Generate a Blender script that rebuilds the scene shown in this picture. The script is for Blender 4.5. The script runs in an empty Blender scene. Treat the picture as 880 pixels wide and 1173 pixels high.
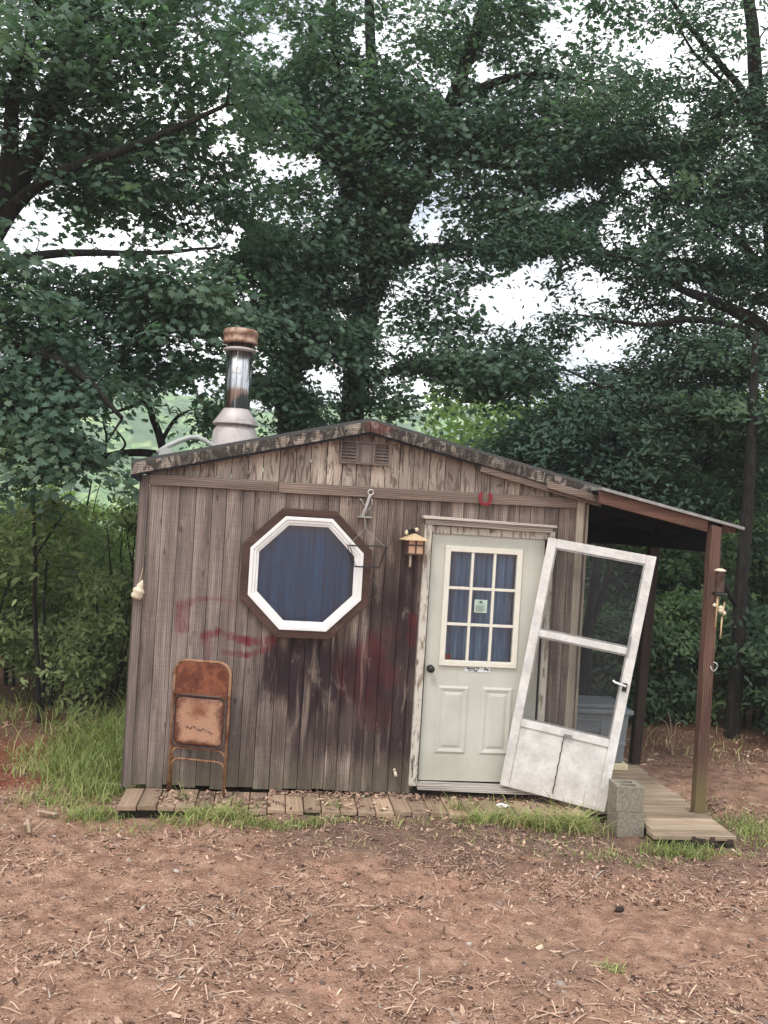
import bpy, math, random
import numpy as np
from mathutils import Vector, Matrix
random.seed(7)
RNG = np.random.default_rng(11)
sc = bpy.context.scene
COL = sc.collection
PI = math.pi

# ------------------------------------------------------------------ camera model (lens, position, aim)
F_PX, CX, CY = 1060.0, 440.0, 586.5            # focal length and centre in units of an 880 x 1173 frame
ROLL, YAW, PITCH = math.radians(3.4), math.radians(6.449), math.radians(0.3577)
CAM = np.array([1.0383, -7.5611, 2.232])
def _axes():
    f = np.array([math.sin(YAW)*math.cos(PITCH), math.cos(YAW)*math.cos(PITCH), math.sin(PITCH)])
    r = np.array([math.cos(YAW), -math.sin(YAW), 0.0])
    u = np.cross(r, f)
    c, s = math.cos(ROLL), math.sin(ROLL)
    return r*c + u*s, u*c - r*s, f
AX_R, AX_U, AX_F = _axes()
def project(p):
    d = np.asarray(p) - CAM
    z = d @ AX_F
    return CX + F_PX*(d @ AX_R)/z, CY - F_PX*(d @ AX_U)/z, z
def at(px, py, y):
    d = (px-CX)/F_PX*AX_R + (CY-py)/F_PX*AX_U + AX_F
    t = (y - CAM[1])/d[1]
    return CAM + d*t

# ------------------------------------------------------------------ numpy noise
def _hash(ix, iy, iz, seed):
    n = (ix*374761393 + iy*668265263 + iz*2147483647 + seed*1274126177) & 0xFFFFFFFF
    n = ((n ^ (n >> 13))*1274126177) & 0xFFFFFFFF
    n = n ^ (n >> 16)
    return (n & 0xFFFFFF)/float(0xFFFFFF)
def vnoise(x, y, z=0.0, seed=0):
    x = np.asarray(x, float); y = np.asarray(y, float)+0*x; z = np.asarray(z, float)+0*x
    ix, iy, iz = [np.floor(a).astype(np.int64) for a in (x, y, z)]
    fx, fy, fz = x-ix, y-iy, z-iz
    fx, fy, fz = [a*a*(3-2*a) for a in (fx, fy, fz)]
    r = 0
    for dx in (0, 1):
        for dy in (0, 1):
            for dz in (0, 1):
                w = (fx if dx else 1-fx)*(fy if dy else 1-fy)*(fz if dz else 1-fz)
                r = r + w*_hash(ix+dx, iy+dy, iz+dz, seed)
    return r
def fbm(x, y, z=0.0, seed=0, octv=4):
    a, s, t = 0.5, 0.0, 0.0
    x = np.asarray(x, float)
    for o in range(octv):
        f = 2.0**o
        s = s + a*vnoise(x*f, np.asarray(y)*f, np.asarray(z)*f, seed+o*17); t += a; a *= .5
    return s/t

# ------------------------------------------------------------------ object helpers
ORG = {}
def tag(o, label=None, cat=None, group=None, kind=None):
    if label: o['label'] = label
    if cat: o['category'] = cat
    if group: o['group'] = group
    if kind: o['kind'] = kind
    return o
def thing(name, loc, label, cat, group=None):
    o = bpy.data.objects.new(name, None); COL.objects.link(o)
    o.location = loc; o.empty_display_size = .1
    ORG[o.name] = Vector(loc)
    return tag(o, label, cat, group)
def org_of(p):
    return ORG.get(p.name, Vector((0, 0, 0))) if p else Vector((0, 0, 0))
def link_mesh(name, me, mats, parent, smooth=False):
    o = bpy.data.objects.new(name, me); COL.objects.link(o)
    if not isinstance(mats, (list, tuple)): mats = [mats]
    for m in mats: me.materials.append(m)
    if parent:
        o.parent = parent
        ORG[o.name] = org_of(parent)
    if smooth:
        me.polygons.foreach_set('use_smooth', [True]*len(me.polygons))
    return o
class MB:
    """collects shapes in world coordinates, links them as one mesh object"""
    def __init__(s): s.v = []; s.f = []; s.t = []; s.tone = 0.5; s.m = []; s.mi = 0; s.M = None
    def add(s, vs, fs):
        b = len(s.v)
        if s.M is not None: vs = [s.M @ Vector(v) for v in vs]
        s.v += [tuple(v) for v in vs]
        s.f += [tuple(b+i for i in f) for f in fs]
        s.t += [s.tone]*len(fs); s.m += [s.mi]*len(fs)
        return s
    def box(s, a, b):
        (x0, y0, z0), (x1, y1, z1) = a, b
        return s.add([(x0,y0,z0),(x1,y0,z0),(x1,y1,z0),(x0,y1,z0),(x0,y0,z1),(x1,y0,z1),(x1,y1,z1),(x0,y1,z1)],
                     [(0,3,2,1),(4,5,6,7),(0,1,5,4),(1,2,6,5),(2,3,7,6),(3,0,4,7)])
    def hexa(s, p):      # eight corners: bottom ring then top ring
        return s.add(p, [(0,3,2,1),(4,5,6,7),(0,1,5,4),(1,2,6,5),(2,3,7,6),(3,0,4,7)])
    def prism_y(s, poly, y0, y1):     # poly of (x,z), counter-clockwise seen from -y
        n = len(poly)
        vs = [(x, y0, z) for x, z in poly] + [(x, y1, z) for x, z in poly]
        fs = [tuple(range(n)), tuple(reversed(range(n, 2*n)))] + [(i, i+n, (i+1) % n+n, (i+1) % n) for i in range(n)]
        return s.add(vs, fs)
    def beam(s, a, b, w, h, up=(0, 0, 1)):
        a, b = Vector(a), Vector(b); d = (b-a).normalized()
        sd = d.cross(Vector(up)).normalized(); u = sd.cross(d)
        p = []
        for q in (-1, 1):
            for c in (a, b):
                pass
        c = [a-sd*w/2-u*h/2, a+sd*w/2-u*h/2, b+sd*w/2-u*h/2, b-sd*w/2-u*h/2,
             a-sd*w/2+u*h/2, a+sd*w/2+u*h/2, b+sd*w/2+u*h/2, b-sd*w/2+u*h/2]
        return s.hexa(c)
    def tube(s, pts, r, n=8, cap=True):
        pts = [Vector(p) for p in pts]; k = len(pts)
        rs = r if isinstance(r, (list, tuple)) else [r]*k
        vs = []; ref = None
        for i, p in enumerate(pts):
            d = (pts[min(i+1, k-1)]-pts[max(i-1, 0)]).normalized()
            if ref is None:
                ref = d.orthogonal().normalized()
            ref = (ref - d*ref.dot(d)).normalized()
            q = d.cross(ref)
            for j in range(n):
                a = 2*PI*j/n
                vs.append(p + (ref*math.cos(a)+q*math.sin(a))*rs[i])
        fs = []
        for i in range(k-1):
            for j in range(n):
                fs.append((i*n+j, i*n+(j+1) % n, (i+1)*n+(j+1) % n, (i+1)*n+j))
        if cap: fs += [tuple(reversed(range(n))), tuple(range((k-1)*n, k*n))]
        return s.add(vs, fs)
    def lathe(s, c, prof, n=28):      # prof: list (radius, z) upward, around vertical axis at c
        vs = []
        for r, z in prof:
            for j in range(n):
                a = 2*PI*j/n; vs.append((c[0]+r*math.cos(a), c[1]+r*math.sin(a), c[2]+z))
        fs = []
        for i in range(len(prof)-1):
            for j in range(n):
                fs.append((i*n+j, i*n+(j+1) % n, (i+1)*n+(j+1) % n, (i+1)*n+j))
        fs += [tuple(reversed(range(n))), tuple(range((len(prof)-1)*n, len(prof)*n))]
        return s.add(vs, fs)
    def ring(s, outer, inner, y0, y1):     # outer / inner: same-length lists of (x,z); frame prism along y
        n = len(outer)
        vs = [(x, y0, z) for x, z in outer]+[(x, y0, z) for x, z in inner]+[(x, y1, z) for x, z in outer]+[(x, y1, z) for x, z in inner]
        fs = []
        for i in range(n):
            j = (i+1) % n
            fs += [(i, j, n+j, n+i), (2*n+i, 3*n+i, 3*n+j, 2*n+j), (i, 2*n+i, 2*n+j, j), (n+i, n+j, 3*n+j, 3*n+i)]
        return s.add(vs, fs)
    def build(s, name, mat, parent=None, smooth=False, bevel=0, seg=2, jitter=0):
        o0 = org_of(parent)
        me = bpy.data.meshes.new(name)
        me.from_pydata([(x-o0.x, y-o0.y, z-o0.z) for x, y, z in s.v], [], s.f)
        at_ = me.attributes.new('tone', 'FLOAT', 'FACE'); at_.data.foreach_set('value', s.t)
        me.polygons.foreach_set('material_index', s.m)
        me.update()
        o = link_mesh(name, me, mat, parent, smooth)
        if bevel:
            b = o.modifiers.new('bevel', 'BEVEL'); b.width = bevel; b.segments = seg; b.limit_method = 'ANGLE'
            b.harden_normals = False
        return o

# ------------------------------------------------------------------ materials
class NT:
    def __init__(s, name):
        s.mat = bpy.data.materials.new(name); s.mat.use_nodes = True
        s.n = s.mat.node_tree.nodes; s.l = s.mat.node_tree.links
        s.n.clear()
        s.out = s.n.new('ShaderNodeOutputMaterial')
        s.bsdf = s.n.new('ShaderNodeBsdfPrincipled')
        s.l.new(s.bsdf.outputs[0], s.out.inputs[0])
        s.tc = s.n.new('ShaderNodeTexCoord')
    def put(s, sock, v):
        if hasattr(v, 'links') or hasattr(v, 'is_linked'): s.l.new(v, sock)
        elif isinstance(v, (tuple, list)) and len(v) == 3 and sock.type == 'RGBA': sock.default_value = (*v, 1)
        else: sock.default_value = v
    def math(s, op, a, b=0.5, c=None, clamp=False):
        m = s.n.new('ShaderNodeMath'); m.operation = op; m.use_clamp = clamp
        s.put(m.inputs[0], a); s.put(m.inputs[1], b)
        if c is not None: s.put(m.inputs[2], c)
        return m.outputs[0]
    def mapping(s, scale=(1, 1, 1), loc=(0, 0, 0), rot=(0, 0, 0), src=None):
        m = s.n.new('ShaderNodeMapping'); s.l.new(src or s.tc.outputs['Object'], m.inputs[0])
        m.inputs['Scale'].default_value = scale; m.inputs['Location'].default_value = loc; m.inputs['Rotation'].default_value = rot
        return m.outputs[0]
    def noise(s, scale=1, vec=None, detail=4, rough=.55, dist=0, out=0):
        m = s.n.new('ShaderNodeTexNoise')
        s.l.new(vec or s.tc.outputs['Object'], m.inputs['Vector'])
        m.inputs['Scale'].default_value = scale; m.inputs['Detail'].default_value = detail
        m.inputs['Roughness'].default_value = rough; m.inputs['Distortion'].default_value = dist
        return m.outputs[out]
    def voronoi(s, scale=1, vec=None, feature='F1', out='Distance'):
        m = s.n.new('ShaderNodeTexVoronoi'); m.feature = feature
        s.l.new(vec or s.tc.outputs['Object'], m.inputs['Vector']); m.inputs['Scale'].default_value = scale
        return m.outputs[out]
    def ramp(s, v, stops, interp='LINEAR'):
        r = s.n.new('ShaderNodeValToRGB'); s.put(r.inputs[0], v)
        e = r.color_ramp.elements; r.color_ramp.interpolation = interp
        while len(e) < len(stops): e.new(.5)
        for i, (p, c) in enumerate(stops):
            e[i].position = p
            e[i].color = (*c, 1) if isinstance(c, (tuple, list)) else (c, c, c, 1)
        return r.outputs[0]
    def mix(s, f, a, b, blend='MIX'):
        m = s.n.new('ShaderNodeMix'); m.data_type = 'RGBA'; m.blend_type = blend
        s.put(m.inputs[0], f); s.put(m.inputs[6], a); s.put(m.inputs[7], b)
        return m.outputs[2]
    def step(s, v, lo, hi):
        m = s.n.new('ShaderNodeMapRange'); m.interpolation_type = 'SMOOTHSTEP'
        s.put(m.inputs[0], v); m.inputs[1].default_value = lo; m.inputs[2].default_value = hi
        return m.outputs[0]
    def tone(s):
        a = s.n.new('ShaderNodeAttribute'); a.attribute_name = 'tone'; return a.outputs['Fac']
    def xyz(s, vec=None):
        m = s.n.new('ShaderNodeSeparateXYZ'); s.l.new(vec or s.tc.outputs['Object'], m.inputs[0]); return m.outputs
    def bump(s, h, strength=.4, dist=.01):
        b = s.n.new('ShaderNodeBump'); s.put(b.inputs['Height'], h)
        b.inputs['Strength'].default_value = strength; b.inputs['Distance'].default_value = dist
        s.l.new(b.outputs[0], s.bsdf.inputs['Normal'])
    def set(s, **k):
        for key, v in k.items(): s.put(s.bsdf.inputs[key.replace('_', ' ')], v)
        return s
    # soft ellipse / stroke masks in the x-z plane, for stains and paint
    def blob(s, x, z, rx, rz, wob=None, lo=.55, hi=1.25):
        X = s.xyz()
        dx = s.math('DIVIDE', s.math('SUBTRACT', X[0], x), rx); dz = s.math('DIVIDE', s.math('SUBTRACT', X[2], z), rz)
        d = s.math('SQRT', s.math('ADD', s.math('MULTIPLY', dx, dx), s.math('MULTIPLY', dz, dz)))
        if wob is not None: d = s.math('ADD', d, wob)
        return s.math('SUBTRACT', 1.0, s.step(d, lo, hi))
    def stroke(s, a, b, w, wob=None):
        ax, az = a; bx, bz = b; L = math.hypot(bx-ax, bz-az); ux, uz = (bx-ax)/L, (bz-az)/L
        X = s.xyz(); px = s.math('SUBTRACT', X[0], ax); pz = s.math('SUBTRACT', X[2], az)
        t = s.math('ADD', s.math('MULTIPLY', px, ux), s.math('MULTIPLY', pz, uz))
        t = s.math('MINIMUM', s.math('MAXIMUM', t, 0.0), L)
        qx = s.math('SUBTRACT', px, s.math('MULTIPLY', t, ux)); qz = s.math('SUBTRACT', pz, s.math('MULTIPLY', t, uz))
        d = s.math('SQRT', s.math('ADD', s.math('MULTIPLY', qx, qx), s.math('MULTIPLY', qz, qz)))
        if wob is not None: d = s.math('ADD', d, wob)
        return s.math('SUBTRACT', 1.0, s.step(d, w*.35, w*1.2))

def lin(r, g, b):
    f = lambda c: (c/255/12.92 if c/255 <= .04045 else ((c/255+.055)/1.055)**2.4)
    return (f(r), f(g), f(b))

def m_wood(name, dark, mid, light, axis='z', grain=1.0, rough=.85, bump=.35, extra=None, figure=0.35, saw=0.0):
    t = NT(name)
    k = {'x': (1.3, 22, 22), 'y': (22, 1.3, 22), 'z': (22, 22, 1.3)}[axis]
    tn = t.tone()
    off = t.n.new('ShaderNodeCombineXYZ')
    for i in range(3): t.put(off.inputs[i], t.math('MULTIPLY', tn, (37.0, 19.0, 53.0)[i]))
    add = t.n.new('ShaderNodeVectorMath'); add.operation = 'ADD'
    t.l.new(t.tc.outputs['Object'], add.inputs[0]); t.l.new(off.outputs[0], add.inputs[1])
    src = add.outputs[0]
    g1 = t.noise(1, t.mapping(tuple(c*grain*.35 for c in k), src=src), 6, .6, .6)
    g2 = t.noise(1, t.mapping(tuple(c*grain*2.6 for c in k), src=src), 6, .75, .4)
    kk = {'x': (1.1, 9, 9), 'y': (9, 1.1, 9), 'z': (9, 9, 1.1)}[axis]
    w = t.n.new('ShaderNodeTexWave'); w.wave_type = 'RINGS'; w.rings_direction = {'x': 'X', 'y': 'Y', 'z': 'Z'}[axis]
    t.l.new(t.mapping(tuple(c*.9 for c in kk), src=src), w.inputs[0])
    w.inputs['Scale'].default_value = 2.6; w.inputs['Distortion'].default_value = 5; w.inputs['Detail'].default_value = 2
    h = t.math('ADD', t.math('MULTIPLY', g1, .72), t.math('MULTIPLY', g2, .30))
    h = t.math('ADD', h, t.math('MULTIPLY', t.math('SUBTRACT', w.outputs['Fac'], .5), figure*.4))
    if saw:
        sw = t.noise(1, t.mapping((3, 3, 110) if axis == 'z' else (110, 3, 3), src=src), 3, .6)
        h = t.math('ADD', h, t.math('MULTIPLY', t.math('SUBTRACT', sw, .5), saw))
    c = t.ramp(h, [(.30, dark), (.52, mid), (.75, light)])
    c = t.mix(1.0, c, t.ramp(tn, [(0, (.70, .68, .68)), (.5, (.97, .97, .97)), (1, (1.22, 1.19, 1.16))]), 'MULTIPLY')
    if extra: c = extra(t, c, h, g2)
    t.set(Base_Color=c, Roughness=rough)
    t.bsdf.inputs['Specular IOR Level'].default_value = .25
    t.bump(h, bump, .006)
    return t.mat

def m_plain(name, col, rough=.6, metal=0, var=.15, scale=12, spec=.4, bump=0, dirt=None, dirt_amt=.5, dscale=4):
    t = NT(name)
    n = t.noise(scale, None, 5, .6)
    a = tuple(c*(1-var) for c in col); b = tuple(min(1, c*(1+var)) for c in col)
    c = t.ramp(n, [(.3, a), (.7, b)])
    if dirt:
        d = t.step(t.noise(dscale, None, 8, .7, .4), .5, .72)
        c = t.mix(t.math('MULTIPLY', d, dirt_amt), c, dirt)
    t.set(Base_Color=c, Roughness=t.math('ADD', t.math('MULTIPLY', n, .2), rough-.1), Metallic=metal)
    t.bsdf.inputs['Specular IOR Level'].default_value = spec
    if bump: t.bump(n, bump, .004)
    return t.mat

# siding with its stains and old spray paint
def siding_extra(t, c, h, g2):
    X = t.xyz()
    nz = t.noise(1, t.mapping((13, 13, 1.7)), 7, .68, .3)
    wob = t.math('ADD', t.math('MULTIPLY', t.math('SUBTRACT', nz, .5), 2.0), t.math('MULTIPLY', t.math('SUBTRACT', t.tone(), .5), .45))
    wobs = t.math('MULTIPLY', t.math('SUBTRACT', t.noise(1, t.mapping((26, 26, 14)), 4, .6), .5), .08)
    # grey weathering over the left boards, warmer brown to the right
    gl = t.math('SUBTRACT', 1.0, t.step(t.math('ADD', X[0], wob), .5, 1.6))
    c = t.mix(t.math('MULTIPLY', gl, .25), c, t.mix(h, lin(96, 88, 90), lin(158, 148, 144)))
    # dark damp staining below the window and over to the door
    for (x, z, rx, rz, am) in ((1.38, .92, .44, .34, 1.0), (1.18, .98, .22, .30, .95), (1.62, .90, .34, .28, .9), (1.75, .55, .5, .36, .75), (1.98, 1.25, .24, .5, .75), (1.65, 1.05, .3, .3, .7),
                               (2.12, .78, .16, .6, .6), (1.30, .42, .4, .30, .40), (1.95, 1.75, .2, .34, .45), (2.13, 1.6, .07, .35, .6)):
        m = t.math('MULTIPLY', t.blob(x, z, rx, rz, wob), am)
        c = t.mix(m, c, t.mix(h, lin(20, 15, 19), lin(60, 46, 50)))
    # damp darkening and algae along the foot of the boards
    foot = t.math('SUBTRACT', 1.0, t.step(t.math('ADD', X[2], t.math('MULTIPLY', wob, .16)), .04, .30))
    c = t.mix(t.math('MULTIPLY', foot, .55), c, t.mix(h, lin(52, 50, 40), lin(112, 108, 84)))
    # blotchy weathering that differs along each board
    bl = t.noise(1, t.mapping((7, 7, 1.6), (8, 2, 5)), 6, .7, .8)
    c = t.mix(t.math('MULTIPLY', t.step(bl, .54, .66), .45), c, t.mix(h, lin(48, 38, 37), lin(96, 80, 76)))
    bl2 = t.noise(1, t.mapping((9, 9, 2.6), (1, 7, 9)), 6, .7, .8)
    c = t.mix(t.math('MULTIPLY', t.step(bl2, .56, .68), .35), c, t.mix(h, lin(128, 112, 100), lin(186, 170, 154)))
    # pale bleached streaks
    st = t.step(t.noise(1, t.mapping((15, 15, .9), (3, 1, 2)), 5, .6), .58, .72)
    c = t.mix(t.math('MULTIPLY', st, .42), c, t.mix(h, lin(128, 110, 98), lin(196, 178, 160)))
    # black flecks and knots
    kn = t.voronoi(1, t.mapping((9, 9, 3.2)))
    c = t.mix(t.math('MULTIPLY', t.math('SUBTRACT', 1.0, t.step(kn, .05, .14)), .55), c, lin(44, 34, 32))
    # faded red spray paint
    red = lin(104, 34, 40)
    for a, b, w, am in (((.31, 1.42), (.32, 1.27), .075, 1.0), ((.34, 1.46), (.50, 1.50), .03, .7), ((.50, 1.50), (.80, 1.49), .026, .5), ((.50, 1.20), (.62, 1.235), .035, .8), ((.62, 1.235), (.84, 1.17), .036, 1.1), ((.84, 1.17), (1.05, 1.185), .045, 1.1),
                        ((.66, 1.075), (.84, 1.06), .028, .9), ((.84, 1.06), (1.02, 1.12), .030, .9), ((.52, 1.22), (.54, 1.05), .045, .5), ((2.19, 1.42), (2.20, 1.22), .055, .75),
                        ((1.82, 1.12), (2.0, .92), .12, .38), ((1.72, .86), (1.92, .62), .16, .40), ((1.60, .98), (2.02, 1.3), .09, .26), ((1.85, 1.28), (1.94, 1.12), .05, .3)):
        m = t.stroke(a, b, w, wobs)
        m = t.math('MULTIPLY', m, t.math('MULTIPLY', am*.8, t.step(t.math('MULTIPLY', t.math('ADD', g2, bl), .5), .36, .58)))
        c = t.mix(m, c, red)
    return c
WOOD_D, WOOD_M, WOOD_L = lin(54, 45, 42), lin(122, 108, 100), lin(188, 173, 160)
M = {}
M['siding'] = m_wood('siding_wood', WOOD_D, WOOD_M, WOOD_L, 'z', 1.0, .9, .5, siding_extra, .25, .14)
def gable_extra(t, c, h, g2):
    nz = t.noise(1, t.mapping((16, 16, 3.5), (5, 0, 1)), 5, .6, 1.6)
    m = t.step(nz, .50, .60)
    c = t.mix(t.math('MULTIPLY', m, .72), c, t.mix(h, lin(52, 42, 38), lin(98, 80, 70)))
    return c
M['gable'] = m_wood('gable_wood', lin(108, 98, 90), lin(158, 146, 134), lin(204, 192, 176), 'z', .7, .9, .3, gable_extra, .15)
M['frieze'] = m_wood('frieze_wood', lin(72, 61, 56), lin(116, 101, 92), lin(156, 141, 129), 'x', .8, .85, .5, None, .45)
def rake_extra(t, c, h, g2):
    X = t.xyz()
    nz = t.noise(1, t.mapping((13, 13, 5)), 5, .7, 1.2)
    m = t.step(nz, .42, .51)
    c = t.mix(t.math('MULTIPLY', m, .9), c, lin(44, 40, 40))
    mo = t.step(t.noise(26, None, 4, .6), .52, .66)
    c = t.mix(t.math('MULTIPLY', mo, .35), c, lin(112, 116, 98))
    rd = t.blob(1.80, 2.97, .13, .07, None)
    return t.mix(t.math('MULTIPLY', rd, .4), c, lin(110, 50, 46))
M['rake'] = m_wood('rake_wood', lin(90, 82, 76), lin(136, 126, 116), lin(180, 170, 156), 'x', 1.0, .9, .5, rake_extra, .5)
M['trim'] = m_wood('corner_trim_wood', lin(118, 108, 96), lin(158, 148, 132), lin(192, 182, 164), 'z', 1.0, .85, .4)
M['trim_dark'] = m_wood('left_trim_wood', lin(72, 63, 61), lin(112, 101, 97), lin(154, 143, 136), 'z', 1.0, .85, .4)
def jamb_extra(t, c, h, g2):
    m = t.step(t.noise(1, t.mapping((30, 30, 7)), 6, .7), .42, .50)
    return t.mix(m, c, lin(196, 192, 180))
M['jamb'] = m_wood('peeling_jamb', lin(96, 84, 72), lin(140, 126, 110), lin(170, 158, 142), 'z', 1.0, .8, .4, jamb_extra)
M['header'] = m_wood('weathered_header', lin(120, 112, 104), lin(168, 160, 152), lin(204, 198, 190), 'x', 1.0, .8, .5, None, .8)
M['brown_frame'] = m_wood('brown_window_frame', lin(50, 36, 33), lin(78, 57, 51), lin(104, 80, 72), 'x', .8, .6, .2)
M['post'] = m_wood('red_brown_post', lin(50, 36, 31), lin(94, 70, 60), lin(132, 104, 90), 'z', 1.0, .8, .4,
                   lambda t, c, h, g2: t.mix(t.math('MULTIPLY', t.math('SUBTRACT', 1.0, t.step(t.math('ADD', t.xyz()[2], t.math('MULTIPLY', h, .5)), .3, .75)), .6), c, lin(122, 112, 76)), .5)
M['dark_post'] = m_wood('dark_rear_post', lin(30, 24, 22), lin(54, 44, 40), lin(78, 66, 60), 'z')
M['rafter'] = m_wood('red_brown_beam', lin(56, 38, 32), lin(88, 62, 52), lin(120, 92, 78), 'x')
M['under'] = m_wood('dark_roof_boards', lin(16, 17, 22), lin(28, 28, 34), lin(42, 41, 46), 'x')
def deck_extra(t, c, h, g2):
    n = t.step(t.noise(3.2, None, 6, .65), .5, .68)
    return t.mix(t.math('MULTIPLY', n, .4), c, lin(104, 96, 66))
M['deck'] = m_wood('deck_boards', lin(112, 94, 80), lin(156, 134, 114), lin(192, 168, 144), 'y', .8, .85, .5, deck_extra, .15)
M['deckx'] = m_wood('deck_boards_across', lin(108, 94, 80), lin(160, 142, 122), lin(202, 184, 162), 'x', .8, .8, .5, deck_extra, .25)
M['rot'] = m_wood('rotten_edge', lin(22, 18, 16), lin(46, 38, 34), lin(88, 74, 64), 'x')
M['vinyl'] = m_plain('white_vinyl', (.80, .80, .79), .4, 0, .03, 20, .5, 0, (.42, .40, .36), .25, 9)
M['cream'] = m_plain('cream_lite_frame', (.72, .70, .60), .45, 0, .04, 20, .5, 0, (.4, .38, .3), .2, 9)
def mk_door():
    t = NT('painted_steel_door')
    n = t.noise(3, None, 6, .6); v = t.noise(1, t.mapping((30, 30, 2)), 4)
    c = t.ramp(n, [(.3, lin(184, 185, 173)), (.7, lin(199, 200, 188))])
    c = t.mix(t.math('MULTIPLY', t.step(v, .55, .75), .15), c, lin(150, 148, 126))
    X = t.xyz()
    drt = t.math('MULTIPLY', t.math('SUBTRACT', 1.0, t.step(t.math('ADD', X[2], t.math('MULTIPLY', n, .3)), .25, .6)), .25)
    c = t.mix(drt, c, lin(150, 140, 112))
    t.set(Base_Color=c, Roughness=.5); t.bump(t.noise(1, t.mapping((160, 160, 18)), 3), .08, .003)
    return t.mat
M['door'] = mk_door()
def mk_alu():
    t = NT('chalky_white_aluminium')
    n = t.noise(7, None, 8, .7); n2 = t.noise(40, None, 5, .7); X = t.xyz()
    c = t.ramp(n, [(.25, lin(176, 174, 170)), (.6, lin(222, 220, 216)), (.8, lin(232, 230, 228))])
    c = t.mix(t.math('MULTIPLY', t.step(n2, .55, .7), .35), c, lin(138, 140, 140))
    low = t.math('SUBTRACT', 1.0, t.step(t.math('ADD', X[2], t.math('MULTIPLY', n, .4)), .12, .62))
    c = t.mix(t.math('MULTIPLY', low, .3), c, lin(176, 152, 120))
    t.set(Base_Color=c, Roughness=.55); return t.mat
M['alu'] = mk_alu()
def mk_screen():
    t = NT('insect_screen')
    tr = t.n.new('ShaderNodeBsdfTransparent'); mx = t.n.new('ShaderNodeMixShader')
    n = t.noise(5, None, 5, .6)
    t.put(mx.inputs[0], t.math('ADD', t.math('MULTIPLY', n, .14), .20))
    t.l.new(tr.outputs[0], mx.inputs[1]); t.l.new(t.bsdf.outputs[0], mx.inputs[2])
    t.set(Base_Color=(.035, .038, .042), Roughness=.7)
    t.l.new(mx.outputs[0], t.out.inputs[0]); return t.mat
M['screen'] = mk_screen()
def mk_glass():
    t = NT('window_glass')
    tr = t.n.new('ShaderNodeBsdfTransparent'); tr.inputs[0].default_value = (.86, .9, .92, 1)
    gl = t.n.new('ShaderNodeBsdfGlossy'); gl.inputs['Roughness'].default_value = .03
    lw = t.n.new('ShaderNodeFresnel'); lw.inputs[0].default_value = 1.5
    mx = t.n.new('ShaderNodeMixShader'); t.put(mx.inputs[0], t.math('ADD', lw.outputs[0], .04))
    t.l.new(tr.outputs[0], mx.inputs[1]); t.l.new(gl.outputs[0], mx.inputs[2])
    t.l.new(mx.outputs[0], t.out.inputs[0]); t.n.remove(t.bsdf); return t.mat
M['glass'] = mk_glass()
def mk_curtain(name, a, b):
    t = NT(name)
    n = t.noise(1, t.mapping((26, 26, 1.4)), 4)
    t.set(Base_Color=t.ramp(n, [(.3, a), (.7, b)]), Roughness=.9); t.bump(t.noise(900), .1, .001)
    return t.mat
M['curtain_navy'] = mk_curtain('navy_curtain', lin(6, 98, 146), lin(16, 128, 182))
M['curtain_slate'] = mk_curtain('slate_blue_curtain', lin(84, 134, 176), lin(156, 196, 228))
def mk_rust(name, base, rust, lo, hi, scale=7):
    t = NT(name)
    n = t.noise(scale, None, 8, .68, .5); n2 = t.noise(55, None, 5, .65)
    m = t.step(t.math('ADD', n, t.math('MULTIPLY', t.math('SUBTRACT', n2, .5), .25)), lo, hi)
    r = t.ramp(n2, [(.3, tuple(c*.5 for c in rust)), (.65, rust), (.85, tuple(min(1, c*1.4) for c in rust))])
    t.set(Base_Color=t.mix(m, base, r), Roughness=.72, Metallic=.15); t.bump(n2, .25, .002)
    return t, m
M['chair_tube'] = mk_rust('tan_rusted_tube', lin(158, 122, 92), lin(120, 70, 42), .42, .62, 9)[0].mat
M['chair_back'] = mk_rust('rusted_back_panel', lin(132, 78, 52), lin(104, 52, 34), .36, .56, 8)[0].mat
M['tube_dark'] = mk_rust('dark_rusted_tube', lin(92, 78, 72), lin(84, 50, 36), .42, .6, 12)[0].mat
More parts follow.
